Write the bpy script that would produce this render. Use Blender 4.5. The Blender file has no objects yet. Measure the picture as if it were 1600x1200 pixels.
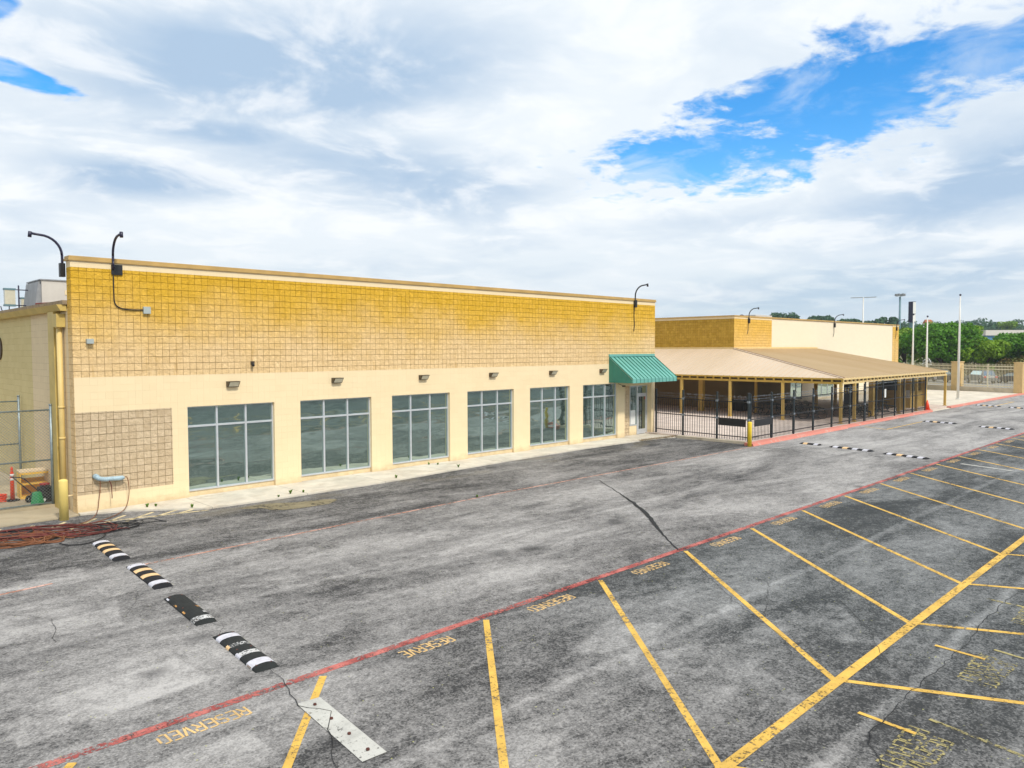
import bpy, bmesh, math, random
from mathutils import Vector, Matrix
R = random.Random(7)
S = bpy.context.scene
COL = S.collection

# ------------------------------------------------------------------ camera
cam_d = bpy.data.cameras.new("camera"); cam = bpy.data.objects.new("camera", cam_d)
COL.objects.link(cam); S.camera = cam
cam_d.sensor_width = 36.0; cam_d.lens = 1175.57/1600*36; cam_d.clip_start = .1; cam_d.clip_end = 5000
YAW, PITCH, ROLL = 0.7785, 0.0463, -0.0028
F = Vector((math.sin(YAW)*math.cos(PITCH), math.cos(YAW)*math.cos(PITCH), -math.sin(PITCH)))
r0 = Vector((math.cos(YAW), -math.sin(YAW), 0)); u0 = r0.cross(F)
RR = r0*math.cos(ROLL)+u0*math.sin(ROLL); UU = -r0*math.sin(ROLL)+u0*math.cos(ROLL)
cam.matrix_world = Matrix(((RR.x, UU.x, -F.x, -6.0905), (RR.y, UU.y, -F.y, -23.8148), (RR.z, UU.z, -F.z, 4.6734), (0, 0, 0, 1)))

# ------------------------------------------------------------------ node helper
class NT:
    def __init__(s, nt): s.t = nt; s.n = nt.nodes; s.l = nt.links
    def put(s, sock, v):
        if v is None: return
        if hasattr(v, 'is_linked') or hasattr(v, 'links'): s.l.new(v, sock)
        else:
            if isinstance(v, (tuple, list)) and len(v) == 3 and sock.type == 'RGBA': v = (*v, 1)
            sock.default_value = v
    def m(s, op, a, b=None, c=None, clamp=False):
        n = s.n.new('ShaderNodeMath'); n.operation = op; n.use_clamp = clamp
        for i, v in enumerate((a, b, c)): s.put(n.inputs[i], v)
        return n.outputs[0]
    def mix(s, f, a, b, mode='MIX'):
        n = s.n.new('ShaderNodeMix'); n.data_type = 'RGBA'; n.blend_type = mode; n.clamp_factor = True
        s.put(n.inputs[0], f); s.put(n.inputs[6], a); s.put(n.inputs[7], b); return n.outputs[2]
    def ramp(s, v, lo, hi, smooth=True):
        n = s.n.new('ShaderNodeMapRange'); n.interpolation_type = 'SMOOTHSTEP' if smooth else 'LINEAR'
        s.put(n.inputs[0], v); n.inputs[1].default_value = lo; n.inputs[2].default_value = hi
        return n.outputs[0]
    def noise(s, v, sc, det=4, rough=.55, dist=0.):
        n = s.n.new('ShaderNodeTexNoise'); s.put(n.inputs['Vector'], v)
        n.inputs['Scale'].default_value = sc; n.inputs['Detail'].default_value = det
        n.inputs['Roughness'].default_value = rough; n.inputs['Distortion'].default_value = dist
        return n.outputs['Fac']
    def vor(s, v, sc, out='Distance', feat='F1'):
        n = s.n.new('ShaderNodeTexVoronoi'); n.feature = feat; s.put(n.inputs['Vector'], v); n.inputs['Scale'].default_value = sc
        return n.outputs[out]
    def map(s, v, sc=(1, 1, 1), loc=(0, 0, 0), rot=(0, 0, 0)):
        n = s.n.new('ShaderNodeMapping'); s.put(n.inputs[0], v)
        n.inputs[1].default_value = loc; n.inputs[2].default_value = rot; n.inputs[3].default_value = sc
        return n.outputs[0]
    def obj(s): return s.n.new('ShaderNodeTexCoord').outputs['Object']
    def sep(s, v):
        n = s.n.new('ShaderNodeSeparateXYZ'); s.put(n.inputs[0], v); return n.outputs
    def comb(s, x, y, z):
        n = s.n.new('ShaderNodeCombineXYZ')
        for i, v in enumerate((x, y, z)): s.put(n.inputs[i], v)
        return n.outputs[0]
    def bump(s, h, st, d=.02):
        n = s.n.new('ShaderNodeBump'); s.put(n.inputs['Height'], h); n.inputs['Strength'].default_value = st
        n.inputs['Distance'].default_value = d; return n.outputs[0]

# ------------------------------------------------------------------ world: nishita sky seen through broken cloud
SUN_EL, SUN_AZ = math.radians(48), math.radians(186)      # azimuth clockwise from +Y
w = bpy.data.worlds.new("World"); S.world = w; w.use_nodes = True
T = NT(w.node_tree); T.n.clear()
sky = T.n.new('ShaderNodeTexSky'); sky.sky_type = 'NISHITA'; sky.sun_disc = False
sky.sun_elevation = SUN_EL; sky.sun_rotation = SUN_AZ; sky.air_density = 1.0; sky.dust_density = .6; sky.ozone_density = 2.5
hs = T.n.new('ShaderNodeHueSaturation'); T.l.new(sky.outputs[0], hs.inputs['Color']); hs.inputs['Saturation'].default_value = 1.45; hs.inputs['Value'].default_value = 1.9
D = T.n.new('ShaderNodeTexCoord').outputs['Generated']
dx, dy, dz = T.sep(D)
el = T.m('ARCSINE', dz); az = T.m('ARCTAN2', dx, dy)
den = T.m('ADD', T.m('MAXIMUM', dz, 0.), .13)
P = T.comb(T.m('DIVIDE', dx, den), T.m('DIVIDE', dy, den), 0.)
n1 = T.noise(P, .95, 7, .55, .25); n2 = T.noise(T.map(P, loc=(7, 3, 1)), 2.6, 8, .6, .4); n3 = T.noise(T.map(P, loc=(2, 9, 4)), .5, 3, .5)
n4 = T.noise(T.map(P, loc=(12, 5, 4)), 7., 6, .6, .3)
def blob(a0, e0, ra, re, rot):
    da = T.m('SUBTRACT', az, a0); de = T.m('SUBTRACT', el, e0); c, s_ = math.cos(rot), math.sin(rot)
    x = T.m('DIVIDE', T.m('ADD', T.m('MULTIPLY', da, c), T.m('MULTIPLY', de, s_)), ra)
    y = T.m('DIVIDE', T.m('SUBTRACT', T.m('MULTIPLY', de, c), T.m('MULTIPLY', da, s_)), re)
    return T.m('SUBTRACT', 1., T.m('SQRT', T.m('ADD', T.m('MULTIPLY', x, x), T.m('MULTIPLY', y, y))))
gap = None
for b in [(1.18, .282, .25, .076, .18), (1.0, .238, .16, .042, .04), (1.34, .318, .20, .046, .10), (.185, .362, .030, .024, .5), (.215, .290, .06, .014, -.2),
          (2.6, .5, .5, .12, .3), (-1.2, .6, .5, .15, .3), (4.1, .5, .4, .12, 0), (-2.4, .4, .5, .1, 0)]:
    v = blob(*b); gap = v if gap is None else T.m('MAXIMUM', gap, v)
gn = T.m('ADD', gap, T.m('ADD', T.m('MULTIPLY', T.m('SUBTRACT', n2, .5), 1.9), T.m('MULTIPLY', T.m('SUBTRACT', n4, .5), 1.5)))
gapm = T.ramp(gn, .02, .42)
gapm = T.m('MULTIPLY', gapm, T.ramp(gap, -.75, -.15))
veil = T.m('MULTIPLY', T.ramp(T.noise(T.map(P, sc=(1, 1, 1), loc=(1, 1, 8)), 3.2, 7, .62, .5), .48, .75), .5)
gapm = T.m('MULTIPLY', gapm, T.m('SUBTRACT', 1., veil))
# cloud body: shaded grey blue bellies to bright tops
dark = None
for b in [(.50, .335, .26, .07, .05), (.62, .225, .22, .045, -.1), (1.36, .185, .2, .045, .25), (1.25, .07, .35, .035, .12), (.34, .20, .12, .02, 0.), (.42, .26, .1, .018, 0.)]:
    v = blob(*b); dark = v if dark is None else T.m('MAXIMUM', dark, v)
dk = T.m('MULTIPLY', T.ramp(dark, -.6, .8), .62)
body = T.m('ADD', T.m('MULTIPLY', n1, .9), T.m('MULTIPLY', n2, .5))
body = T.m('SUBTRACT', T.m('ADD', body, T.m('MULTIPLY', n3, .35)), T.m('MULTIPLY', dk, .75))
bright = T.ramp(body, .36, .86, False)
cl = T.mix(bright, (.345, .46, .605), (.665, .715, .76))
puff = T.m('MULTIPLY', T.ramp(n2, .46, .66), .6)
cl = T.mix(puff, cl, (.80, .81, .82))
hor = T.ramp(el, .17, .0)
low = T.mix(T.ramp(T.noise(T.comb(T.m('MULTIPLY', az, 1.1), T.m('MULTIPLY', el, 9.), 0.), 2.2, 5, .5, .3), .38, .66), (.46, .565, .64), (.61, .67, .715))
cl = T.mix(T.m('MULTIPLY', hor, .85), cl, low)
bg1 = T.n.new('ShaderNodeBackground'); T.l.new(hs.outputs[0], bg1.inputs[0]); bg1.inputs[1].default_value = .085
bg2 = T.n.new('ShaderNodeBackground'); T.l.new(cl, bg2.inputs[0]); bg2.inputs[1].default_value = 1.0
mx = T.n.new('ShaderNodeMixShader'); T.l.new(gapm, mx.inputs[0]); T.l.new(bg2.outputs[0], mx.inputs[1]); T.l.new(bg1.outputs[0], mx.inputs[2])
wo = T.n.new('ShaderNodeOutputWorld'); T.l.new(mx.outputs[0], wo.inputs[0])

sd = bpy.data.lights.new("sun", 'SUN'); sd.energy = 2.3; sd.angle = math.radians(5); sd.color = (1, .95, .86)
sun = bpy.data.objects.new("sun", sd); COL.objects.link(sun)
to_sun = Vector((math.sin(SUN_AZ)*math.cos(SUN_EL), math.cos(SUN_AZ)*math.cos(SUN_EL), math.sin(SUN_EL)))
sun.rotation_euler = to_sun.to_track_quat('Z', 'Y').to_euler(); sun.location = (0, -30, 40)
S.view_settings.view_transform = 'Standard'; S.view_settings.look = 'None'; S.view_settings.exposure = .42; S.view_settings.gamma = 1
S.render.resolution_x = 1024; S.render.resolution_y = 768

# ------------------------------------------------------------------ materials
MATS = {}
def newmat(name):
    m = bpy.data.materials.new(name); m.use_nodes = True; t = NT(m.node_tree)
    b = t.n['Principled BSDF']; MATS[name] = m; return m, t, b
def plain(name, col, rough=.7, var=.18, sc=3., metal=0., spec=.4, bump=0., bsc=60, dirt=0.):
    m, t, b = newmat(name); o = t.obj()
    f = t.ramp(t.noise(o, sc, 6, .6), .3, .7)
    c2 = tuple(c*(1-var) for c in col)
    c = t.mix(f, c2, col)
    if dirt:
        c = t.mix(t.m('MULTIPLY', t.ramp(t.noise(t.map(o, sc=(1, 1, .25)), sc*2.3, 8, .65), .52, .72), dirt), c, (.12, .09, .06))
    t.put(b.inputs['Base Color'], c); b.inputs['Roughness'].default_value = rough; b.inputs['Metallic'].default_value = metal
    b.inputs['Specular IOR Level'].default_value = spec
    if bump: t.put(b.inputs['Normal'], t.bump(t.noise(o, bsc, 4, .6), bump, .01))
    return m

def block_mat(name, axis, kind):
    """concrete block wall; axis 0: wall runs along x, 1: along y. kind: split / lower / smooth / side / dim"""
    m, t, b = newmat(name); o = t.obj(); x, y, z = t.sep(o)
    u = x if axis == 0 else y
    uv = t.comb(u, z, 0.)
    split = kind in ('split', 'lower', 'gold', 'dark')
    def brick(wd, h, off, mort, smooth=.15, c1=(.0, .0, .0), c2=(1, 1, 1), loc=(0, 0, 0)):
        n = t.n.new('ShaderNodeTexBrick'); n.offset = off; n.offset_frequency = 2; n.squash = 1
        t.put(n.inputs['Vector'], t.map(uv, loc=loc)); n.inputs['Color1'].default_value = (*c1, 1); n.inputs['Color2'].default_value = (*c2, 1)
        n.inputs['Scale'].default_value = 1; n.inputs['Mortar Size'].default_value = mort; n.inputs['Mortar Smooth'].default_value = smooth
        n.inputs['Brick Width'].default_value = wd; n.inputs['Row Height'].default_value = h
        return n.outputs['Color'], n.outputs['Fac']
    wj = t.m('MULTIPLY', t.m('SUBTRACT', t.noise(uv, 14., 3, .6), .5), .018 if split else .004)
    cu = t.m('DIVIDE', t.m('ADD', u, wj), .2033); cz = t.m('DIVIDE', t.m('ADD', z, wj), .2033)
    iu = t.m('FLOOR', cu); iz = t.m('FLOOR', cz)
    def cellrnd(a, b, k):
        n = t.n.new('ShaderNodeTexWhiteNoise'); n.noise_dimensions = '3D'; t.put(n.inputs['Vector'], t.comb(a, b, k)); return n.outputs['Value']
    rnd = cellrnd(iu, iz, 1.); rnd2 = cellrnd(t.m('FLOOR', t.m('MULTIPLY', t.m('ADD', iu, t.m('MODULO', iz, 2.)), .5)), iz, 2.)
    def jline(c_, i_, rr, wdt):
        f = t.m('SUBTRACT', c_, i_); return t.m('MULTIPLY', t.ramp(f, wdt*1.7, wdt*.55), rr)
    jv = jline(cu, iu, t.m('ADD', .25, t.m('MULTIPLY', t.ramp(cellrnd(iu, iz, 5.), .15, .55), .75)), .036 if split else .03)
    jh = jline(cz, iz, t.m('ADD', .30, t.m('MULTIPLY', t.ramp(cellrnd(t.m('FLOOR', t.m('MULTIPLY', iu, .5)), iz, 9.), .1, .7), .70)), .036 if split else .03)
    joint = t.m('MAXIMUM', jv, jh)
    wob = t.noise(t.comb(u, z, t.m('MULTIPLY', y if axis == 0 else x, 1.)), 9., 8, .7)
    fine = t.noise(o, 45., 6, .7)
    if kind in ('split', 'gold'):
        base = t.mix(rnd, (.80, .565, .285), (.88, .635, .335))
        top = t.mix(rnd, (.70, .405, .03), (.80, .475, .05))
        zz = t.m('ADD', z, t.m('MULTIPLY', t.m('SUBTRACT', t.noise(uv, .55, 6, .65), .5), 2.4))
        f = t.ramp(zz, 4.1, 6.8)
        if kind == 'gold': f = t.m('ADD', t.m('MULTIPLY', f, .4), .42)
        c = t.mix(f, base, top)
        st = t.ramp(t.noise(t.map(uv, sc=(2.8, .22, 1)), 1.6, 8, .72), .55, .74)
        c = t.mix(t.m('MULTIPLY', st, .45), c, (.52, .26, .02))
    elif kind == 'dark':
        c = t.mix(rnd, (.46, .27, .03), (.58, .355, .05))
    elif kind == 'lower':
        c = t.mix(rnd, (.60, .46, .29), (.70, .55, .36))
        c = t.mix(t.m('MULTIPLY', t.ramp(wob, .55, .75), .35), c, (.66, .50, .27))
    elif kind == 'side':
        c = t.mix(rnd2, (.64, .52, .25), (.68, .56, .28))
        edge = t.ramp(t.m('ADD', u, t.m('MULTIPLY', t.noise(uv, 1.5, 4, .5), .06)), 4.62, 4.68)
        c = t.mix(edge, t.mix(rnd2, (.74, .59, .37), (.77, .62, .39)), c)
    elif kind == 'white':
        c = t.mix(rnd2, (.77, .68, .51), (.79, .70, .53))
    else:
        c = t.mix(rnd2, (.83, .665, .41), (.855, .69, .43))
        c = t.mix(t.m('MULTIPLY', t.ramp(t.noise(uv, .7, 6, .6), .5, .75), .25), c, (.80, .66, .43))
    if split:
        c = t.mix(t.m('MULTIPLY', t.ramp(wob, .40, .72), .22), c, t.mix(1., c, (.55, .48, .38), 'MULTIPLY'))
        c = t.mix(t.m('MULTIPLY', t.ramp(wob, .50, .30), .35), c, t.mix(1., c, (1.5, 1.5, 1.55), 'MULTIPLY'))
        jc = t.mix(1., c, (.56, .41, .22), 'MULTIPLY')
        c = t.mix(t.m('MULTIPLY', joint, .62), c, jc)
    else:
        jm = {'smooth': .07, 'side': .55, 'white': .06}.get(kind, .1)
        c = t.mix(t.m('MULTIPLY', joint, jm), c, t.mix(1., c, (.42, .34, .22), 'MULTIPLY'))
        low = t.m('MULTIPLY', t.ramp(t.m('ADD', z, t.m('MULTIPLY', t.noise(uv, 2.6, 7, .7), .7)), .72, .28), .55)
        c = t.mix(low, c, (.40, .29, .15))
        str_ = t.ramp(t.noise(t.map(uv, sc=(3., .25, 1)), 1.8, 6, .65), .62, .8)
        c = t.mix(t.m('MULTIPLY', str_, .18), c, (.42, .33, .18))
    t.put(b.inputs['Base Color'], c); b.inputs['Roughness'].default_value = .93; b.inputs['Specular IOR Level'].default_value = .2
    relief = t.m('ADD', t.m('MULTIPLY', wob, 1.), t.m('MULTIPLY', fine, .25))
    if split:
        h = t.m('SUBTRACT', t.m('ADD', relief, t.m('MULTIPLY', rnd, .6)), t.m('MULTIPLY', joint, .9))
        t.put(b.inputs['Normal'], t.bump(h, 1.0, .055))
    else:
        h = t.m('SUBTRACT', t.m('MULTIPLY', fine, .15), t.m('MULTIPLY', joint, .5))
        t.put(b.inputs['Normal'], t.bump(h, .5, .012))
    return m
for ax, s_ in ((0, 'x'), (1, 'y')):
    for k in ('split', 'gold', 'dark', 'lower', 'smooth', 'side', 'white'): block_mat(k+s_, ax, k)

def asphalt():
    m, t, b = newmat('asphalt'); o = t.obj(); x, y, z = t.sep(o)
    st = t.noise(t.map(o, sc=(.28, .75, 1)), .62, 9, .62, .6)         # long blotches along the lanes
    st2 = t.noise(t.map(o, sc=(.6, 1.3, 1), loc=(4, 9, 0), rot=(0, 0, .18)), 1.2, 9, .68, 1.0)
    big = t.noise(t.map(o, loc=(3, 1, 0)), .16, 4, .5)
    grit = t.noise(o, 17., 5, .9); grit2 = t.sep(t.vor(o, 42., 'Color'))[0]; grit3 = t.noise(o, 5., 4, .8)
    yw = t.m('ADD', y, t.m('MULTIPLY', t.m('SUBTRACT', t.noise(o, .7, 5, .6), .5), .5))
    lane = t.m('MULTIPLY', t.ramp(yw, -14.28, -14.18), t.ramp(yw, -6.1, -6.5))        # drive aisle, worn pale
    strip = t.ramp(yw, -6.5, -6.0)                                                     # strip by the building
    bays = t.ramp(y, -14.22, -14.32)
    west = t.ramp(t.m('ADD', x, t.m('MULTIPLY', st2, 3.)), 6.5, -1.)
    east = t.ramp(x, 16., 38.)
    lv = t.m('ADD', t.m('ADD', t.m('MULTIPLY', lane, t.m('ADD', .40, t.m('MULTIPLY', east, .22))), t.m('MULTIPLY', strip, .21)), t.m('MULTIPLY', bays, t.m('ADD', .19, t.m('MULTIPLY', west, .20))))
    v = t.m('ADD', lv, t.m('MULTIPLY', t.m('SUBTRACT', st, .5), 1.5))
    pale = t.m('MULTIPLY', t.ramp(t.noise(t.map(o, sc=(.35, 1.1, 1), loc=(8, 8, 0)), .9, 8, .7, .4), .54, .60), t.m('ADD', .4, t.m('MULTIPLY', lane, .6))); v = t.m('ADD', v, t.m('MULTIPLY', pale, .12))
    v = t.m('ADD', v, t.m('MULTIPLY', t.m('SUBTRACT', st2, .5), .85))
    v = t.m('ADD', v, t.m('MULTIPLY', t.m('SUBTRACT', big, .5), .5))
    # hard edged pale resurfacing patches (each a world-space rectangle)
    for (cx, cy, hw, hh, rot, amt) in [(-3.1, -9.1, 1.35, .75, .25, .30), (-3.0, -12.9, 1.2, .55, -.1, .28), (-3.1, -15.6, 1.05, .55, 0., .25), (1.9, -9.3, .9, 1.6, .1, .12), (3.4, -16.6, 1.1, .5, -.3, .2), (-2.4, -6.2, .9, .5, 0, .2), (4., -12., 2.2, 1.1, .1, .10), (10., -9.5, 4., 2., 0, .12), (6.2, -18.2, 1.1, .9, .8, .20), (3.2, -18.4, .9, 1.2, .5, .16), (-.6, -18., .8, .9, .7, .2), (7.5, -16., 1.6, .6, .2, .1)]:
        p = t.map(t.map(o, loc=(-cx, -cy, 0)), rot=(0, 0, rot)); px, py, _ = t.sep(p)
        ins = t.m('MULTIPLY', t.ramp(t.m('ABSOLUTE', px), hw+.04, hw-.04), t.ramp(t.m('ABSOLUTE', py), hh+.05, hh-.05))
        ins = t.m('MULTIPLY', ins, t.ramp(t.noise(o, 1.1, 6, .65), .36, .58))
        v = t.m('ADD', v, t.m('MULTIPLY', ins, amt))
    # paving seams
    for yy, amt in ((-3.1, .10), (-10.4, .14), (-17.0, .20), (-20.4, .26)):
        dd = t.m('ABSOLUTE', t.m('SUBTRACT', t.m('ADD', y, t.m('MULTIPLY', t.noise(t.map(o, sc=(.5, 0, 0)), .6, 4, .5), .5)), yy+.25))
        v = t.m('ADD', v, t.m('MULTIPLY', t.ramp(dd, .16, .02), amt))
    v = t.m('ADD', v, t.m('MULTIPLY', t.m('SUBTRACT', grit, .5), 1.1))
    v = t.m('ADD', v, t.m('MULTIPLY', t.m('SUBTRACT', grit2, .5), .34)); v = t.m('ADD', v, t.m('MULTIPLY', t.m('SUBTRACT', grit3, .5), .95))
    f = t.m('MINIMUM', t.m('MAXIMUM', v, 0.), 1.)
    cool = t.m('MULTIPLY', bays, t.ramp(t.m('SUBTRACT', x, t.m('MULTIPLY', y, .0)), 0., 9.))
    c = t.mix(f, t.mix(cool, (.042, .041, .041), (.038, .042, .043)), t.mix(cool, (.47, .45, .43), (.385, .39, .385)))
    oil = t.m('MULTIPLY', t.ramp(t.m('ADD', t.vor(t.map(o, loc=(1.3, .4, 0)), .42), t.m('MULTIPLY', t.noise(o, 3., 5, .7), .16)), .24, .12), .55)
    c = t.mix(t.m('MULTIPLY', oil, t.ramp(t.noise(o, .3, 2, .5), .42, .5)), c, (.03, .03, .032))
    wet = t.m('MULTIPLY', t.ramp(t.m('ABSOLUTE', t.m('SUBTRACT', t.m('ADD', yw, t.m('MULTIPLY', t.m('SINE', t.m('MULTIPLY', x, .21)), .6)), -9.2)), .32, .08), .20)
    wet2 = t.m('MULTIPLY', t.ramp(t.m('ABSOLUTE', t.m('SUBTRACT', t.m('ADD', yw, t.m('MULTIPLY', t.m('SINE', t.m('MULTIPLY', x, .21)), .6)), -10.9)), .30, .08), .20)
    c = t.mix(t.m('ADD', wet, wet2), c, (.045, .044, .045))
    # damp tan silt by the walk, tiny straw coloured litter
    silt = t.m('MULTIPLY', t.ramp(t.noise(t.map(o, sc=(.5, 1, 1), loc=(2, 2, 0)), .8, 5, .5), .52, .62), t.ramp(yw, -3.4, -2.4))
    c = t.mix(t.m('MULTIPLY', silt, .35), c, (.20, .17, .11))
    lit = t.ramp(t.vor(o, 8.5), .13, .05)
    lit = t.m('MULTIPLY', lit, t.ramp(t.noise(o, 1.7, 4, .6), .50, .62))
    c = t.mix(t.m('MULTIPLY', lit, .75), c, (.50, .50, .16))
    lit2 = t.m('MULTIPLY', t.ramp(t.vor(t.map(o, loc=(5, 5, 0)), 12.), .13, .05), t.ramp(t.noise(o, 1.1, 4, .6), .55, .66))
    c = t.mix(t.m('MULTIPLY', lit2, .7), c, (.62, .61, .58))
    # hairline cracks
    wv = t.noise(o, 1.4, 5, .7)
    vec = t.n.new('ShaderNodeVectorMath'); vec.operation = 'ADD'; t.put(vec.inputs[0], o); t.put(vec.inputs[1], t.comb(wv, t.m('MULTIPLY', wv, .8), 0.))
    cr = t.vor(vec.outputs[0], .22, 'Distance', 'DISTANCE_TO_EDGE')
    crm = t.m('MULTIPLY', t.ramp(cr, .0028, .0008), t.ramp(t.noise(o, .5, 3, .6), .54, .64))
    c = t.mix(t.m('MULTIPLY', crm, .6), c, (.02, .02, .02))
    t.put(b.inputs['Base Color'], c); b.inputs['Roughness'].default_value = .92; b.inputs['Specular IOR Level'].default_value = .25
    t.put(b.inputs['Normal'], t.bump(t.m('ADD', grit2, t.m('MULTIPLY', crm, -2.)), .5, .012))
    return m
asphalt()

def paint(name, col, wear=.5, sc=14., col2=None, gray=.3):
    m, t, b = newmat(name); o = t.obj()
    c = t.mix(t.ramp(t.noise(o, 2.2, 5, .6), .35, .7), tuple(k*(1-gray) for k in col), col2 or col)
    c = t.mix(t.m('MULTIPLY', t.ramp(t.noise(o, 40., 4, .7), .5, .8), .35), c, (.12, .10, .06))
    c = t.mix(t.m('MULTIPLY', t.ramp(t.noise(o, 1.9, 7, .75), .48, .68), .45), c, tuple(k*.45+.02 for k in col))
    t.put(b.inputs['Base Color'], c); b.inputs['Roughness'].default_value = .8
    w_ = t.m('ADD', t.m('MULTIPLY', t.noise(o, sc, 7, .75), .7), t.m('MULTIPLY', t.noise(o, 1.1, 4, .6), .3))
    al = t.ramp(w_, .5+(wear-.5)*.35+.045, .5+(wear-.5)*.35-.045)
    tr = t.n.new('ShaderNodeBsdfTransparent'); mxs = t.n.new('ShaderNodeMixShader')
    al = t.m('SUBTRACT', 1., al)
    t.l.new(al, mxs.inputs[0]); t.l.new(b.outputs[0], mxs.inputs[2]); t.l.new(tr.outputs[0], mxs.inputs[1])
    t.l.new(mxs.outputs[0], t.n['Material Output'].inputs[0]); return m
# wear: higher value removes more
paint('paint_yellow', (.80, .49, .09), .32, gray=.25)
paint('paint_red', (.45, .075, .065), .40, col2=(.56, .17, .14))
paint('paint_orange', (.62, .26, .15), .42, col2=(.70, .42, .34))
paint('paint_text', (.82, .54, .22), .22, 30.)
paint('paint_faded', (.44, .37, .15), .44, 9.)
paint('paint_cream', (.80, .66, .38), .33)
paint('paint_white', (.56, .55, .50), .22, gray=.12)
paint('silt', (.26, .22, .13), .34, 5.)
paint('paint_chip', (.75, .74, .72), .50, 30.)
paint('paint_chip_orange', (.82, .42, .12), .45, 30.)

def concrete(name, col, joint=None, dirt=.3, red=None):
    m, t, b = newmat(name); o = t.obj(); x, y, z = t.sep(o)
    c = t.mix(t.ramp(t.noise(o, .9, 7, .65, .5), .35, .68), tuple(k*.78 for k in col), col)
    c = t.mix(t.m('MULTIPLY', t.ramp(t.noise(t.map(o, sc=(.6, 1, 1)), 1.3, 8, .7, .6), .50, .74), dirt), c, (.30, .21, .12))
    c = t.mix(t.m('MULTIPLY', t.ramp(t.noise(o, 40, 5, .75), .5, .8), .3), c, tuple(k*.55 for k in col))
    if red:
        rm = t.ramp(t.m('ADD', t.noise(o, 5., 7, .75), t.m('MULTIPLY', t.noise(o, .9, 3, .5), .3)), .80, .68)
        c = t.mix(t.m('MULTIPLY', rm, .92), c, red)
    if joint:
        for ax, j in ((x, joint[0]), (y, joint[1])):
            if j:
                fr = t.m('FRACT', t.m('DIVIDE', ax, j)); d_ = t.m('MULTIPLY', t.m('SUBTRACT', .5, t.m('ABSOLUTE', t.m('SUBTRACT', fr, .5))), j)
                c = t.mix(t.m('MULTIPLY', t.ramp(d_, .022, .006), .65), c, tuple(k*.35 for k in col))
    t.put(b.inputs['Base Color'], c); b.inputs['Roughness'].default_value = .9
    t.put(b.inputs['Normal'], t.bump(t.noise(o, 50, 4, .7), .4, .01)); return m
concrete('walk', (.70, .64, .53), (3.05, None), .55)
concrete('apron', (.47, .39, .26), (2.4, None), .5)
concrete('patio', (.70, .58, .50), (1.5, 1.5), .3)
concrete('forecourt', (.70, .63, .51), (4., 4.), .2)
concrete('kerb', (.72, .62, .46), None, .4)
concrete('kerb_red', (.62, .40, .32), None, .1, red=(.62, .20, .15))
concrete('base_stone', (.70, .60, .44), (3., None), .55)

plain('coping', (.56, .36, .12), .55, .2, 2.)
plain('cream_trim', (.82, .66, .39), .7, .08)
plain('gutter', (.64, .47, .14), .5, .2, 1.5)
plain('downspout', (.74, .55, .21), .5, .15, 1.5)
plain('dark_trim', (.10, .065, .03), .6)
plain('roof_gravel', (.34, .26, .17), .95, .4, 8., bump=.5)
plain('aluminium', (.62, .64, .66), .38, .1, 4., metal=.35)
plain('aluminium_grey', (.42, .44, .46), .4, .1, 4., metal=.4)
plain('black_metal', (.013, .014, .017), .45, .3, 5., spec=.5)
plain('navy_metal', (.016, .013, .045), .4, .3, 5., spec=.6)
plain('steel_post', (.016, .030, .038), .4, .4, 5., spec=.6)
plain('bracket', (.30, .34, .38), .4, .2, 5., metal=.4)
plain('galv', (.30, .36, .38), .42, .25, 9., metal=.55)
plain('galv_wire', (.34, .35, .33), .5, .2, 9., metal=.4)
plain('yellow_post', (.62, .42, .11), .55, .15, 2., dirt=.15)
plain('beam_yellow', (.58, .38, .07), .55, .15, 2.)
plain('fascia_light', (.78, .58, .26), .55, .1, 2.)
plain('bollard_yellow', (.86, .66, .20), .5, .12, 2., dirt=.12)
plain('bollard_bright', (.84, .60, .03), .45, .1, 3.)
plain('green_metal', (.16, .43, .37), .36, .12, 1.2)
plain('green_dark', (.045, .25, .19), .5, .15, 1.2)
plain('lamp_bronze', (.10, .075, .045), .5, .2)
plain('lamp_lens', (.62, .58, .44), .2, .1, 9., spec=.6)
plain('box_grey', (.42, .47, .45), .55, .1)
plain('hvac', (.60, .56, .50), .55, .1, 2.)
plain('hvac_dark', (.30, .31, .32), .55, .2, 3.)
plain('duct_blue', (.42, .56, .62), .45, .25, 8., bump=.8, bsc=25)
plain('cable_red', (.16, .03, .022), .6, .4, 6.)
plain('cable_brown', (.24, .085, .03), .6, .4, 6.)
plain('cable_black', (.018, .018, .020), .55, .3, 6.)
plain('orange_plastic', (.85, .075, .02), .45, .1)
plain('white_plastic', (.80, .80, .78), .5, .06)
plain('shelf_yellow', (.92, .56, .08), .5, .12, 3.)
plain('shelf_top', (.85, .66, .42), .6, .2, 3.)
plain('mower_green', (.02, .28, .085), .4, .15)
plain('mower_black', (.016, .016, .017), .5, .3)
plain('mower_red', (.42, .02, .03), .4, .2)
plain('rubber', (.010, .010, .013), .85, .35, 9., bump=.4)
plain('rubber_worn', (.018, .021, .020), .85, .4, 9., bump=.4)
plain('stripe_white', (.66, .65, .70), .6, .25, 9.)
plain('stripe_orange', (.84, .56, .28), .6, .2, 9.)
plain('table_green', (.012, .030, .030), .45, .3, 5.)
plain('vending_blue', (.010, .030, .07), .35, .2)
plain('sign_white', (.78, .78, .74), .4, .06)
plain('sign_navy', (.012, .012, .05), .4, .2)
plain('flagpole', (.74, .72, .66), .4, .08, 2.)
plain('mast', (.14, .24, .27), .5, .2)
plain('fence_cream', (.80, .72, .50), .55, .12, 3.)
plain('pillar_tan', (.66, .47, .22), .8, .15, 2.)
plain('bark', (.10, .07, .045), .9, .4, 6.)
plain('road_grey', (.28, .27, .25), .9, .2, .5)
plain('car_grey', (.15, .155, .15), .3, .05, 1., spec=.6)
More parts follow.
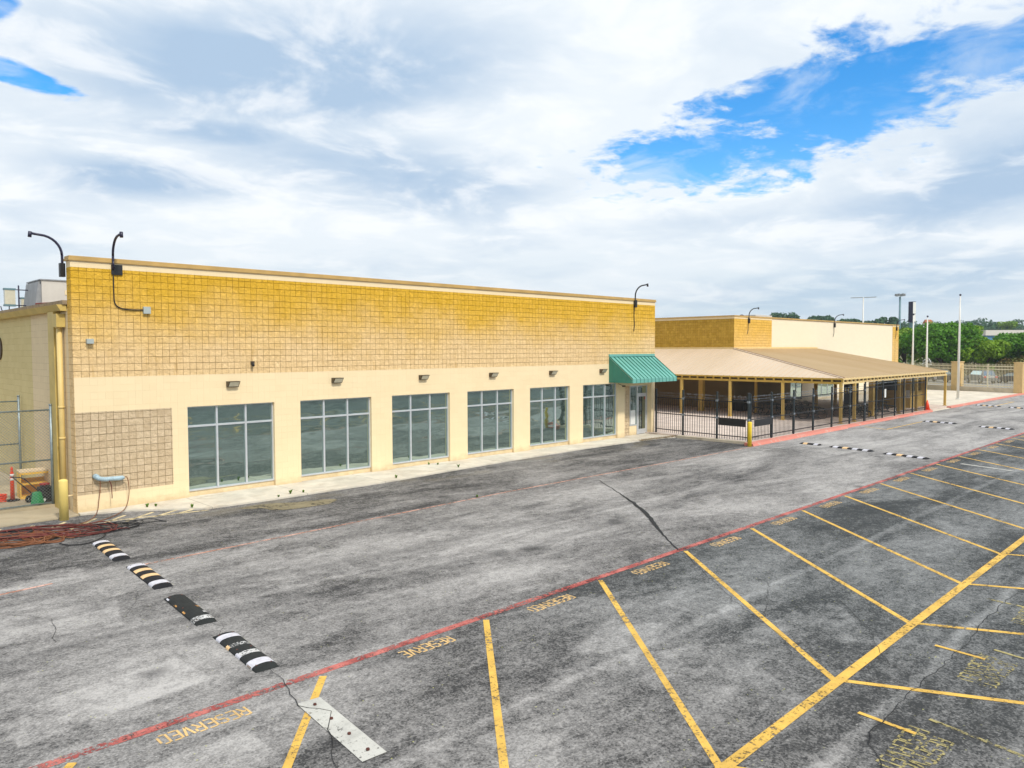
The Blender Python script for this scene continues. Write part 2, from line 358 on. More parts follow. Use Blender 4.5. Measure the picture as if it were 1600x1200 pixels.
plain('car_dark', (.03, .035, .05), .3, .05, 1., spec=.6)
plain('car_red', (.30, .03, .03), .3, .05, 1., spec=.6)
plain('car_white', (.70, .70, .68), .3, .05, 1., spec=.6)
plain('tyre', (.015, .015, .015), .8)
plain('tail_light', (.6, .02, .01), .3)
plain('ware_roof', (.70, .66, .60), .6, .08, .2)
plain('ware_blue', (.10, .27, .50), .6, .1, .2)
plain('ware_brick', (.52, .30, .13), .8, .1, .3)
plain('house_roof', (.42, .16, .07), .8)
plain('weed', (.14, .26, .03), .8, .4, 9.)
plain('dead_weed', (.30, .20, .09), .9, .4, 9.)
plain('rust', (.10, .03, .02), .8)
plain('tar', (.012, .012, .012), .7, .4, 4.)
plain('bin_stuff', (.55, .45, .38), .8, .5, 9.)
plain('wall_shade_tone', (.27, .21, .12), .85, .1, .8)  # wall tone darkened to carry the shade under the canopy
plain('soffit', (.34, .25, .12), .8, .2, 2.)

def roof_mat(name, col, col2, seam_axis, pitch):
    m, t, b = newmat(name); o = t.obj(); x, y, z = t.sep(o); a = (x, y)[seam_axis]
    c = t.mix(t.ramp(t.noise(t.map(o, sc=(1, .3, 1) if seam_axis == 0 else (.3, 1, 1)), .35, 5, .6), .3, .7), col2, col)
    c = t.mix(t.m('MULTIPLY', t.ramp(t.noise(o, 3., 6, .7), .55, .8), .12), c, (.2, .15, .1))
    fr = t.m('FRACT', t.m('DIVIDE', a, pitch)); pan = t.ramp(fr, .0, .9)
    t.put(b.inputs['Base Color'], c); b.inputs['Roughness'].default_value = .5; b.inputs['Specular IOR Level'].default_value = .5
    return m
roof_mat('roof_left', (.64, .505, .365), (.58, .45, .31), 1, .4)
roof_mat('roof_front', (.60, .455, .27), (.55, .405, .22), 0, .4)

def glass(name, tint, refl, wav=.25):
    m, t, b = newmat(name); o = t.obj()
    c = t.mix(t.noise(t.map(o, sc=(.8, 1, 2.5)), .8, 5, .6), tuple(k*.55 for k in tint), tint)
    t.put(b.inputs['Base Color'], c); b.inputs['Roughness'].default_value = .25
    g = t.n.new('ShaderNodeBsdfGlossy'); g.inputs['Roughness'].default_value = .035
    g.inputs['Color'].default_value = (.72, .90, .86, 1)
    t.put(g.inputs['Normal'], t.bump(t.noise(t.map(o, sc=(.5, 1, 1.8)), 1.1, 2, .4), wav, .05))
    fz = t.n.new('ShaderNodeFresnel'); fz.inputs[0].default_value = 1.5
    f = t.m('ADD', t.m('MULTIPLY', fz.outputs[0], .9), refl, clamp=True)
    mxs = t.n.new('ShaderNodeMixShader'); t.l.new(f, mxs.inputs[0]); t.l.new(b.outputs[0], mxs.inputs[1]); t.l.new(g.outputs[0], mxs.inputs[2])
    t.l.new(mxs.outputs[0], t.n['Material Output'].inputs[0]); return m
glass('window_glass', (.055, .095, .080), .46, .22)
glass('dark_glass', (.02, .022, .02), .25, .1)
glass('car_glass', (.02, .02, .02), .25, .02)

def leafmat(name, c1, c2, c3):
    m, t, b = newmat(name); o = t.obj()
    g = t.n.new('ShaderNodeNewGeometry'); r = g.outputs['Random Per Island']
    c = t.mix(r, c1, c2); c = t.mix(t.m('MULTIPLY', t.ramp(t.noise(o, .45, 3, .6), .45, .65), .7), c, c3)
    t.put(b.inputs['Base Color'], c); b.inputs['Roughness'].default_value = .6; b.inputs['Specular IOR Level'].default_value = .25
    tl = t.n.new('ShaderNodeBsdfTranslucent'); t.put(tl.inputs[0], c)
    mxs = t.n.new('ShaderNodeMixShader'); mxs.inputs[0].default_value = .3
    t.l.new(b.outputs[0], mxs.inputs[1]); t.l.new(tl.outputs[0], mxs.inputs[2]); t.l.new(mxs.outputs[0], t.n['Material Output'].inputs[0])
leafmat('leaf_green', (.045, .15, .008), (.14, .33, .014), (.08, .24, .010))
leafmat('leaf_light', (.13, .25, .012), (.26, .42, .02), (.17, .30, .02))
leafmat('leaf_far', (.035, .095, .045), (.065, .15, .06), (.045, .12, .075))  # bluish tint puts distance haze into the far leaf colour
leafmat('leaf_brush', (.20, .15, .05), (.32, .25, .08), (.14, .20, .04))
def groundmat():
    m, t, b = newmat('ground'); o = t.obj()
    c = t.mix(t.ramp(t.noise(o, .05, 6, .6), .35, .65), (.10, .12, .04), (.22, .18, .09)); t.put(b.inputs['Base Color'], c); b.inputs['Roughness'].default_value = 1.
groundmat()

# ------------------------------------------------------------------ mesh helpers
class MB:
    def __init__(s): s.v = []; s.f = []; s.mi = []; s.mats = []; s.cur = 0; s.sm = False; s.smf = []
    def mat(s, name):
        if name not in s.mats: s.mats.append(name)
        s.cur = s.mats.index(name); return s
    def poly(s, pts, sm=False):
        n = len(s.v); s.v += [tuple(p) for p in pts]; s.f.append(list(range(n, n+len(pts)))); s.mi.append(s.cur); s.smf.append(sm)
    def hexa(s, p):   # p: 8 points, bottom 4 (ccw) then top 4
        n = len(s.v); s.v += [tuple(q) for q in p]
        for f in ((3, 2, 1, 0), (4, 5, 6, 7), (0, 1, 5, 4), (1, 2, 6, 5), (2, 3, 7, 6), (3, 0, 4, 7)):
            s.f.append([n+i for i in f]); s.mi.append(s.cur); s.smf.append(False)
    def box(s, x0, x1, y0, y1, z0, z1):
        s.hexa([(x0, y0, z0), (x1, y0, z0), (x1, y1, z0), (x0, y1, z0), (x0, y0, z1), (x1, y0, z1), (x1, y1, z1), (x0, y1, z1)]); return s
    def bar(s, a, b, w, h=None, up=(0, 0, 1)):
        a = Vector(a); b = Vector(b); h = h or w; d = (b-a).normalized(); up = Vector(up)
        if abs(d.dot(up)) > .98: up = Vector((1, 0, 0))
        r = d.cross(up).normalized()*w/2; u = r.cross(d).normalized()*h/2
        s.hexa([a-r-u, b-r-u, b+r-u, a+r-u, a-r+u, b-r+u, b+r+u, a+r+u]); return s
    def tube(s, pts, r, n=8, cap=True, closed=False):
        pts = [Vector(p) for p in pts]; rings = []; prev = None; L = len(pts)
        for i, p in enumerate(pts):
            if closed: d = (pts[(i+1) % L]-pts[i-1])
            else: d = pts[min(i+1, L-1)]-pts[max(i-1, 0)]
            d = d.normalized() if d.length > 1e-9 else Vector((0, 0, 1))
            if prev is None: a = d.orthogonal().normalized()
            else:
                a = prev-d*prev.dot(d); a = a.normalized() if a.length > 1e-6 else d.orthogonal().normalized()
            prev = a; b = d.cross(a); rr = r[i] if isinstance(r, (list, tuple)) else r
            k = len(s.v)
            for j in range(n):
                t_ = 2*math.pi*j/n; s.v.append(tuple(p+(a*math.cos(t_)+b*math.sin(t_))*rr))
            rings.append(k)
        rr_ = list(zip(rings, rings[1:]))+([(rings[-1], rings[0])] if closed else [])
        for k0, k1 in rr_:
            for j in range(n):
                s.f.append([k0+j, k0+(j+1) % n, k1+(j+1) % n, k1+j]); s.mi.append(s.cur); s.smf.append(n > 4)
        if cap and not closed:
            s.f.append([rings[0]+j for j in range(n)][::-1]); s.mi.append(s.cur); s.smf.append(False)
            s.f.append([rings[-1]+j for j in range(n)]); s.mi.append(s.cur); s.smf.append(False)
        return s
    def cyl(s, c, r, z0, z1, n=20, r1=None):
        return s.tube([(c[0], c[1], z0), (c[0], c[1], z1)], [r, r if r1 is None else r1], n)
    def build(s, name, mat=None, parent=None, loc=None, bevel=0., smooth=False):
        me = bpy.data.meshes.new(name); off = Vector(loc) if loc else Vector((0, 0, 0))
        me.from_pydata([tuple(Vector(v)-off) for v in s.v] if loc else s.v, [], s.f)
        if mat and not s.mats: me.materials.append(MATS[mat])
        else:
            for q in s.mats: me.materials.append(MATS[q])
            me.polygons.foreach_set('material_index', s.mi)
        me.polygons.foreach_set('use_smooth', [True]*len(s.f) if smooth else s.smf)
        me.update()
        if bevel:
            bm = bmesh.new(); bm.from_mesh(me); bmesh.ops.remove_doubles(bm, verts=bm.verts, dist=1e-5)
            bmesh.ops.bevel(bm, geom=[e for e in bm.edges if e.is_manifold and e.calc_face_angle(0) > .5], offset=bevel, segments=2, affect='EDGES', profile=.6)
            bm.to_mesh(me); bm.free()
        o = bpy.data.objects.new(name, me); COL.objects.link(o)
        if loc: o.location = off
        if parent: o.parent = parent; 
        if parent and not loc: o.matrix_parent_inverse = Matrix.Translation(-parent.location) if parent.rotation_euler.z == 0 else parent.matrix_basis.inverted()
        return o
def tag(o, label=None, cat=None, group=None, kind=None):
    if label: o['label'] = label
    if cat: o['category'] = cat
    if group: o['group'] = group
    if kind: o['kind'] = kind
    return o
def thing(name, label, cat, loc=(0, 0, 0), rz=0., group=None):
    o = bpy.data.objects.new(name, None); o.empty_display_size = .2; COL.objects.link(o); o.location = loc; o.rotation_euler = (0, 0, rz)
    return tag(o, label, cat, group)
def part(name, mb, mat, parent, **k):
    """mesh given in the parent's own coordinates"""
    o = mb.build(name, mat, None, **k); o.parent = parent; return o
def dup(root, loc, rz, label=None):
    r = root.copy(); COL.objects.link(r); r.location = loc; r.rotation_euler = (0, 0, rz)
    if label: r['label'] = label
    for ch in list(root.children):
        c = ch.copy(); COL.objects.link(c); c.parent = r
        for g in ch.children:
            d = g.copy(); COL.objects.link(d); d.parent = c
    return r
def struct(name, mb, mat): return tag(mb.build(name, mat), kind='structure')

# ------------------------------------------------------------------ ground
mb = MB(); mb.poly([(-2500, -2500, -.06), (3000, -2500, -.06), (3000, 3000, -.06), (-2500, 3000, -.06)]); struct('ground', mb, 'ground')
lot = MB(); lot.box(-80, 84.6, -90, -.0, -.05, 0.); lot.box(-80, -.02, 0, 60, -.05, -.001)
parking_lot = struct('parking_lot', lot, 'asphalt')
Z1, Z2, Z3 = .004, .008, .012
def strip(mb, a, b, w, z):
    a = Vector((*a, z)); b = Vector((*b, z)); d = (b-a).normalized(); n_ = Vector((-d.y, d.x, 0))*w/2
    L = (b-a).length; k = max(1, int(L/3))
    for i in range(k):
        p = a+(b-a)*i/k; q = a+(b-a)*(i+1)/k
        mb.poly([p-n_, q-n_, q+n_, p+n_])
mb = MB(); strip(mb, (-9, -14.22), (82, -14.30), .155, Z1); mb.build('red_stripe', 'paint_red', parking_lot)
mb = MB(); strip(mb, (-.45, -6.62), (11.2, -6.27), .085, Z1); strip(mb, (11.2, -6.27), (27.1, -6.5), .085, Z1); mb.build('orange_stripe', 'paint_orange', parking_lot)
mb = MB(); strip(mb, (-9, -7.4), (-2.2, -6.72), .085, Z1); mb.build('orange_stripe', 'paint_orange', parking_lot)
mb = MB(); strip(mb, (-6, -19.65), (80, -19.6), .15, Z2); mb.build('divider_stripe', 'paint_yellow', parking_lot)
starts = [-3.8-3.12, -3.8, -.6, 2.57, 5.71, 8.83, 11.95, 14.98, 18.02]+[18.02+3.06*k for k in range(1, 18)]
def bay(x):
    mb = MB(); strip(mb, (x, -14.38), (x-4.40, -19.6), .105, Z1); mb.build('bay_stripe', 'paint_yellow', parking_lot)
    mb = MB(); strip(mb, (x-4.36, -19.62), (x-4.36+2.75, -25.0), .10, Z1); mb.build('bay_stripe', 'paint_yellow', parking_lot)
for x in starts: bay(x)
# stencilled lettering as strokes on a 4 x 7 cell
G = {'R': [((0, 0), (0, 7)), ((.2, 7), (3.4, 7)), ((4, 6.4), (4, 4.2)), ((.3, 3.6), (3.5, 3.6)), ((1.9, 3.2), (4, 0))],
     'E': [((0, 0), (0, 7)), ((.6, 7), (4, 7)), ((.6, 3.5), (3.4, 3.5)), ((.6, 0), (4, 0))],
     'S': [((4, 6.1), (3.4, 7)), ((3.2, 7), (.6, 7)), ((0, 6.5), (0, 4.1)), ((.4, 3.6), (3.6, 3.4)), ((4, 3.0), (4, .6)), ((3.4, 0), (.6, 0)), ((.5, 0), (0, .9))],
     'V': [((0, 7), (1.8, 0)), ((2.2, 0), (4, 7))],
     'D': [((0, 0), (0, 7)), ((.6, 7), (2.8, 7)), ((4, 5.8), (4, 1.2)), ((2.8, 0), (.6, 0))]}
def lettering(cx, cy, width, height, matn, word='RESERVED', parent=parking_lot, name='reserved_lettering', sw=.030, rot=math.pi, skip=(), z=Z1):
    mb = MB(); n = len(word); cell = width/n; s_x = cell*.72/4; s_y = height/7
    c, s_ = math.cos(rot), math.sin(rot)
    for i, ch in enumerate(word):
        if i in skip: continue
        for a, b in G[ch]:
            P_ = []
            for q in (a, b):
                lx = -width/2+i*cell+q[0]*s_x; ly = -height/2+q[1]*s_y
                P_.append((cx+lx*c-ly*s_, cy+lx*s_+ly*c))
            strip(mb, P_[0], P_[1], sw, z)
    return mb.build(name, matn, parent)
for i in range(len(starts)-1):
    cx = (starts[i]+starts[i+1])/2-(.15 if i > 1 else .2)
    lettering(cx+(.2 if i == 2 else 0), -14.58-.003*i, 1.14, .24, 'paint_text', skip=(7,) if i == 2 else ())
for k in range(7):
    x = 3.2+3.1*k
    lettering(x, -20.90, 1.2, .24, 'paint_faded', rot=math.pi+.02); lettering(x-.06, -21.16, 1.15, .22, 'paint_faded', rot=math.pi-.03, z=Z2)
    mb = MB(); strip(mb, (x+.5, -20.2), (x+.44, -20.9), .07, Z2); mb.build('old_dash', 'paint_yellow' if k < 2 else 'paint_faded', parking_lot)
    mb = MB(); strip(mb, (x+.95, -20.9), (x+.5, -23.4), .06, Z2); mb.build('old_dash', 'paint_faded', parking_lot)
# white footprint of a removed speed hump, four bolt stubs
mb = MB(); mb.poly([(-1.30, -14.90, Z3), (-1.47, -16.70, Z3), (-1.15, -16.72, Z3), (-.98, -14.94, Z3)]); wp = mb.build('white_footprint', 'paint_white', parking_lot)
for t_ in (.1, .37, .64, .9):
    mb = MB(); mb.cyl((-1.13-.17*t_, -14.92-1.79*t_), .022, Z3, Z3+.02, 8); q = mb.build('bolt_stub', 'rust'); q.parent = wp
mb = MB(); strip(mb, (27.97, -15.05), (27.3, -16.95), .16, Z3); mb.build('white_footprint', 'paint_white', parking_lot)
# no parking hatch in front of the corner
def hatch(pts, w=.10):
    mb = MB()
    for a, b in pts: strip(mb, a, b, w, Z1)
    mb.build('hatch_stripe', 'paint_cream', parking_lot)
hatch([((-.9, -1.25), (2.9, -2.08))], .09)
for i in range(8):
    x0 = -2.9+i*.72; hatch([((x0, -1.75+.02*i-.25), (x0+.95, -.55-.13*i))], .10)
# worn yellow box by the far kerb
mb = MB(); strip(mb, (40.3, -6.75), (39.5, -8.2), .10, Z1); strip(mb, (39.5, -8.25), (45.9, -8.2), .10, Z1); mb.build('kerb_zone_stripe', 'paint_yellow', parking_lot)
mb = MB(); strip(mb, (62, -8.1), (70.3, -8.1), .12, Z1); strip(mb, (70.3, -8.1), (71, -6.7), .12, Z1); mb.build('kerb_zone_stripe', 'paint_yellow', parking_lot)
# tan silt left where a puddle dried by the walk
mb = MB(); pts_ = []
for k in range(28):
    a = 2*math.pi*k/28; rr = 1+.16*math.sin(3*a+1)+.08*math.sin(5*a); pts_.append((4.95+1.35*rr*math.cos(a)*.9-.25*math.sin(a), -3.15+.62*rr*math.sin(a)-.32*math.cos(a), Z2))
mb.poly(pts_); mb.build('dried_puddle', 'silt', parking_lot)
# long tar-filled cracks
def crack(pts, wds, matn='tar', amp=.05, z=Z3):
    if max(wds) < .035: wds = [q*.55 for q in wds]
    mb = MB(); P_ = []
    for i in range(len(pts)-1):
        a = Vector(pts[i]); b = Vector(pts[i+1]); k = max(2, int((b-a).length/.16))
        for j in range(k):
            t_ = j/k; p = a.lerp(b, t_); P_.append((p+Vector((R.uniform(-amp, amp), R.uniform(-amp, amp))), wds[i]*(1-t_)+wds[i+1]*t_))
    P_.append((Vector(pts[-1]), wds[-1]))
    for i in range(len(P_)-1):
        a, wa = P_[i]; b, wb = P_[i+1]; d = (b-a).normalized(); n_ = Vector((-d.y, d.x))
        q = [a-n_*wa/2, b-n_*wb/2, b+n_*wb/2, a+n_*wa/2]
        mb.poly([(v.x, v.y, z) for v in q])
    mb.build('crack', matn, parking_lot)
crack([(14.82, -6.99), (13.3, -9.1), (12.4, -10.3), (11.4, -11.5), (10.4, -12.5), (9.6, -13.3), (8.76, -14.23)], [.02, .03, .10, .13, .10, .04, .03], amp=.02)
crack([(8.72, -14.4), (7.9, -15.3), (6.4, -17.0), (5.4, -18.4)], [.02, .015, .012, .01], amp=.03)
crack([(-1.05, -13.62), (-1.05, -14.1), (-1.25, -14.6), (-1.3, -14.95), (-1.1, -15.4), (-1.35, -15.8), (-1.6, -16.3), (-2.0, -17.0)], [.012, .014, .02, .02, .012, .02, .015, .01], amp=.025, z=.016)
crack([(-.55, -8.6), (-.72, -8.95), (-.7, -9.2)], [.01]*3, amp=.02); crack([(-.85, -11.15), (-.8, -11.5), (-1.0, -11.8)], [.012]*3, amp=.02)
crack([(10.9, -20.5), (8.6, -20.45), (7.2, -20.55), (5.4, -20.5), (4.3, -20.5), (3.3, -20.48), (3.0, -20.62), (2.6, -20.9), (2., -21.1)], [.012, .02, .012, .02, .015, .025, .02, .02, .01], amp=.035)
crack([(5.4, -20.5), (5.6, -19.9), (6.8, -19.2), (8.2, -18.)], [.012]*4, amp=.03)
crack([(21, -8.6), (22.5, -10.2), (23.5, -10.6)], [.03, .02, .02], amp=.05); crack([(-3.2, -8.2), (-2.7, -9.0), (-2.9, -9.8), (-3.1, -10.4)], [.012, .01, .014, .006], amp=.06)
crack([(-1.1, -8.2), (-1.35, -9.), (-1.8, -9.8)], [.008]*3, amp=.03)

# concrete walk along the shopfront, left apron, patio, forecourt, kerbs
def slab(pts, z0, z1, name, matn):
    mb = MB(); n = len(pts); mb.poly([(x, y, z1) for x, y in pts])
    for i in range(n):
        a = pts[i]; b = pts[(i+1) % n]; mb.poly([(a[0], a[1], z0), (b[0], b[1], z0), (b[0], b[1], z1), (a[0], a[1], z1)])
    return struct(name, mb, matn)
slab([(.02, -.22), (1.2, -.62), (2.9, -1.95), (5., -2.08), (9., -2.05), (12.2, -1.78), (16., -1.52), (20.4, -1.34), (25.4, -1.42), (27.0, -1.62), (27.9, -1.9), (27.9, -.02), (27.9, .28), (.02, .28)], 0, .05, 'sidewalk', 'walk')
slab([(-9, -.3), (-.3, -.3), (.018, -.2), (.018, 1.55), (-9, 1.55)], 0, .03, 'concrete_apron', 'apron')
slab([(-9, 1.56), (.018, 1.56), (.018, 14), (-9, 14)], 0, .11, 'yard_slab', 'apron')
slab([(27.902, -5.98), (60.5, -5.98), (60.5, 4.78), (45.58, 4.78), (45.58, 26), (27.902, 26)], -.02, .12, 'patio', 'patio')
slab([(60.502, -5.98), (84.2, -5.98), (84.2, 4.78), (60.502, 4.78)], -.02, .10, 'forecourt', 'forecourt')
def kerb(pts, w, z1, matn, name='kerb'):
    mb = MB()
    for a, b in zip(pts, pts[1:]):
        a = Vector(a); b = Vector(b); d = (b-a).normalized(); n_ = Vector((d.y, -d.x))*w
        mb.hexa([(*a, -.01), (*b, -.01), (*(b+n_), -.01), (*(a+n_), -.01), (*a, z1), (*b, z1), (*(b+n_*.86), z1-.012), (*(a+n_*.86), z1-.012)][0:4][::-1]+[(*a, z1), (*b, z1), (*(b+n_*.86), z1-.012), (*(a+n_*.86), z1-.012)][::-1])
    return struct(name, mb, matn)
kerb([(27.2, -5.985), (38.5, -5.985)], .5, .135, 'kerb_red'); kerb([(38.5, -5.985), (54.5, -5.985)], .36, .13, 'kerb_red', 'kerb.001')
kerb([(54.5, -5.985), (59.0, -5.985)], .3, .03, 'forecourt', 'kerb_ramp'); kerb([(59.0, -5.985), (84.2, -5.985)], .34, .13, 'kerb_red', 'kerb.002')
mb = MB(); mb.box(27.64, 27.895, -5.98, -1.9, -.01, .125); struct('kerb.003', mb, 'kerb')

# ------------------------------------------------------------------ near building
HB, LB = 7.32, 28.37
bld = thing('shop_building', 'long tan and cream block building with six tinted shop windows and a green awning', 'building', (14, 6, 0))
WINS = [(3.15, 6.06), (7.03, 9.97), (10.91, 13.80), (14.76, 17.51), (18.55, 21.30), (22.30, 25.07)]
DOOR = (25.68, 28.08)
def wallbox(name, args, matn): mb = MB(); mb.box(*args); return mb.build(name, matn, bld)
WT = .40
mb = MB(); mb.box(0.012, LB-.006, 0, WT, 3.9, 7.02); mb.build('split_face_wall', 'splitx', bld)
mb = MB(); mb.box(0, .012, 0.0, WT, 0, 7.02); mb.build('corner_return', 'splity', bld)
mb = MB(); mb.box(LB-.006, LB, 0.003, WT, 0, 7.02); mb.build('end_return', 'splity', bld)
mb = MB()       # cream painted lower wall with openings cut out
xs = [.012]+[v for w_ in WINS for v in w_]+[DOOR[0], DOOR[1], LB-.006]
mb.box(2.68, xs[1], 0, WT, 0, 2.90)
for i in range(1, 6): mb.box(xs[2*i], xs[2*i+1], 0, WT, 0, 2.90)
mb.box(WINS[5][1], DOOR[0], 0, WT, 0, 2.90); mb.box(DOOR[1], LB-.006, 0, WT, 0, 2.90)
mb.box(.012, LB-.006, 0, WT, 2.90, 3.9)
mb.box(.012, 2.68, 0, WT, 0, .53)
mb.build('cream_wall', 'smoothx', bld)
mb = MB(); mb.box(.012, 2.68, .0, WT, .53, 2.90); mb.build('split_face_panel', 'lowerx', bld)
mb = MB(); mb.box(-.0, LB-.001, -.004, WT, 7.02, 7.20); mb.build('cream_course', 'smoothx', bld)
mb = MB(); mb.box(-.05, LB+.04, -.05, WT+.05, 7.20, 7.27); mb.box(-.035, LB+.03, -.035, WT+.03, 7.27, 7.335); mb.build('coping', 'coping', bld, bevel=.008)
# rest of the volume
mb = MB(); mb.box(.0, .25, WT, 30, 0, 5.86); mb.build('side_wall', 'sidey', bld)
mb = MB(); mb.box(LB-.25, LB-.001, WT, 30, 0, 6.9); mb.build('end_wall', 'darky', bld)
mb = MB(); mb.box(.25, LB-.25, 29.75, 30, 0, 5.86); mb.build('rear_wall', 'sidex', bld)
mb = MB(); mb.hexa([(-.12, WT+.002, 5.98), (LB-.26, WT+.002, 6.05), (LB-.26, 30.2, 6.05), (-.12, 30.2, 5.98), (-.12, WT+.002, 6.10), (LB-.26, WT+.002, 6.22), (LB-.26, 30.2, 6.22), (-.12, 30.2, 6.10)]); mb.build('roof', 'roof_gravel', bld)
mb = MB()       # gutter with a leader head and downspout
mb.hexa([(-.16, .45, 5.80), (-.005, .45, 5.80), (-.005, 30.2, 5.80), (-.16, 30.2, 5.80), (-.26, .45, 5.975), (-.005, .45, 5.975), (-.005, 30.2, 5.975), (-.26, 30.2, 5.975)])
gut = mb.build('gutter', 'gutter', bld)
mb = MB(); mb.box(-.235, -.005, .62, 1.06, 5.34, 5.72); q = mb.build('leader_head', 'gutter', bld, bevel=.01)
mb = MB(); mb.box(-.19, -.008, 1.12, 1.75, .02, 5.795); mb.build('pilaster_cover', 'gutter', bld)
mb = MB(); mb.tube([(-.12, .82, 5.36), (-.12, .82, .06)], .075, 12)
for z in (5.3, 3.0, 2.1, .6): mb.cyl((-.12, .82), .088, z, z+.06, 12)
mb.build('downspout', 'downspout', bld)
mb = MB(); mb.tube([(-.0, .40, .50), (-.10, .40, .50), (-.13, .40, .48)], .022, 6); mb.build('hose_tap', 'cream_trim', bld)
# windows
def window(x0, x1, z0=.22, z1=2.865, y=.10, trans=2.27, n=3):
    mb = MB(); mb.box(x0+.002, x1-.002, y+.02, WT-.01, .0, z0); sl = mb.build('window_base', 'smoothx', bld)
    fr = MB(); f = .055
    fr.box(x0, x1, y-.0, y+.10, z1, 2.90); fr.box(x0, x1, y-.02, y+.11, z0, z0+.05)
    fr.box(x0, x0+f*.8, y, y+.10, z0+.05, z1); fr.box(x1-f*.8, x1, y, y+.10, z0+.05, z1)
    fr.box(x0+f*.8, x1-f*.8, y+.003, y+.10, trans-.03, trans+.03)
    w_ = (x1-x0)/n
    for i in range(1, n):
        fr.box(x0+w_*i-.03, x0+w_*i+.03, y-.004, y+.10, z0+.05, trans-.03); fr.box(x0+w_*i-.03, x0+w_*i+.03, y-.004, y+.10, trans+.03, z1)
    wf = fr.build('window', 'aluminium', bld)
    for i in range(n):
        for a, b in ((z0+.05, trans-.03), (trans+.03, z1)):
            p = MB(); xa = x0+w_*i+.02; xb = x0+w_*(i+1)-.02; t_ = R.uniform(-.0035, .0035); t2 = R.uniform(-.003, .003)
            p.hexa([(xa, y+.05+t_, a), (xb, y+.05-t_, a), (xb, y+.06-t_, a), (xa, y+.06+t_, a), (xa, y+.05+t_+t2, b), (xb, y+.05-t_+t2, b), (xb, y+.06-t_+t2, b), (xa, y+.06+t_+t2, b)])
            q = p.build('pane', 'window_glass'); q.parent = wf
            q.matrix_parent_inverse = Matrix.Identity(4)
    return wf
for a, b in WINS: window(a, b)
# entrance recess
mb = MB(); mb.box(DOOR[0], 26.5, .30, WT-.005, .0, 2.9); mb.build('recess_wall', 'lowerx', bld)
mb = MB(); mb.box(26.5, 27.16, .30, WT-.005, 0, .55); mb.build('recess_sill', 'smoothx', bld); mb = MB(); mb.box(DOOR[0], DOOR[1], .05, .299, 2.72, 2.898); mb.box(26.5, DOOR[1]-.0, .302, WT-.006, 2.72, 2.898); mb.build('recess_header', 'smoothx', bld)
fr = MB(); fr.box(26.5, 26.55, .28, .36, .55, 2.72); fr.box(27.12, 27.20, .27, .36, .06, 2.72); fr.box(28.02, 28.075, .27, .36, .06, 2.72)
fr.box(26.55, 27.12, .28, .36, .55, .60); fr.box(26.55, 27.12, .28, .36, 2.66, 2.715); fr.box(27.20, 28.02, .28, .36, 2.66, 2.715); fr.box(27.20, 28.02, .275, .36, 2.2, 2.27)
wf = fr.build('door_frame', 'aluminium', bld)
p = MB(); p.box(26.55, 27.12, .31, .32, .60, 2.66); q = p.build('sidelight_pane', 'window_glass'); q.parent = wf
p = MB(); p.box(27.2, 28.02, .31, .32, 2.27, 2.66); q = p.build('transom_pane', 'window_glass'); q.parent = wf
p = MB(); p.box(26.60, 27.02, .303, .307, .62, 1.38); q = p.build('paper_notice', 'sign_white'); q.parent = wf
dr = MB(); dr.box(27.205, 27.30, .285, .33, .07, 2.195); dr.box(27.92, 28.015, .285, .33, .07, 2.195); dr.box(27.30, 27.92, .286, .33, 2.09, 2.195); dr.box(27.30, 27.92, .284, .33, .07, .33)
door = dr.build('door', 'aluminium', bld)
p = MB(); p.box(27.30, 27.92, .305, .312, .33, 2.09); q = p.build('door_pane', 'dark_glass'); q.parent = door
p = MB(); p.box(27.84, 27.92, .298, .303, 1.93, 2.06); q = p.build('door_sticker', 'mower_red'); q.parent = door
p = MB(); p.tube([(27.34, .285, 1.28), (27.34, .23, 1.28), (27.34, .23, .98), (27.34, .285, .98)], .014, 6); q = p.build('door_handle', 'black_metal'); q.parent = door
# standing seam awning
A0, A1 = 24.33, 28.26; AT, AF, AB, AY = 4.27, 3.17, 2.96, -1.48
mb = MB(); mb.hexa([(A0, AY, AF-.03), (A1, AY, AF-.03), (A1, -.002, AT-.03), (A0, -.002, AT-.03), (A0, AY, AF), (A1, AY, AF), (A1, -.002, AT), (A0, -.002, AT)])
mb.box(A0, A1, AY-.0, AY+.03, AB, AF-.03); mb.box(A0-.02, A1+.02, -.06, -.001, AT, AT+.13)
awn = mb.build('awning', 'green_metal', bld)
nr = 12
mb = MB()
for i in range(nr+1):
    x = A0+.014+(A1-A0-.028)*i/nr
    mb.bar((x, AY-.002, AF+.018), (x, -.03, AT+.018), .013, .045); mb.box(x-.007, x+.007, AY-.018, AY, AB, AF+.02)
q = mb.build('awning_seams', 'green_dark'); q.parent = awn
for x in (A0+.012, A1-.012):
    mb = MB(); mb.poly([(x, AY+.03, AB), (x, AY+.03, AF-.04), (x, -.003, AT-.04), (x, -.003, AB)]); mb.poly([(x-.01, -.003, AB), (x-.01, -.003, AT-.04), (x-.01, AY+.03, AF-.04), (x-.01, AY+.03, AB)])
    for k in range(1, 5):
        yy = -1.45*k/5; zt = AT-(AT-AF)*k/5-.06; mb.box(x-.018, x+.008, yy-.01, yy+.01, AB, zt)
    q = mb.build('awning_cheek', 'green_dark'); q.parent = awn
# patch roof vents etc. round vent on the side wall
mb = MB(); mb.tube([(-.05, 9.35, 4.75), (.0, 9.35, 4.75)], .42, 20); mb.build('round_vent', 'dark_trim', bld)

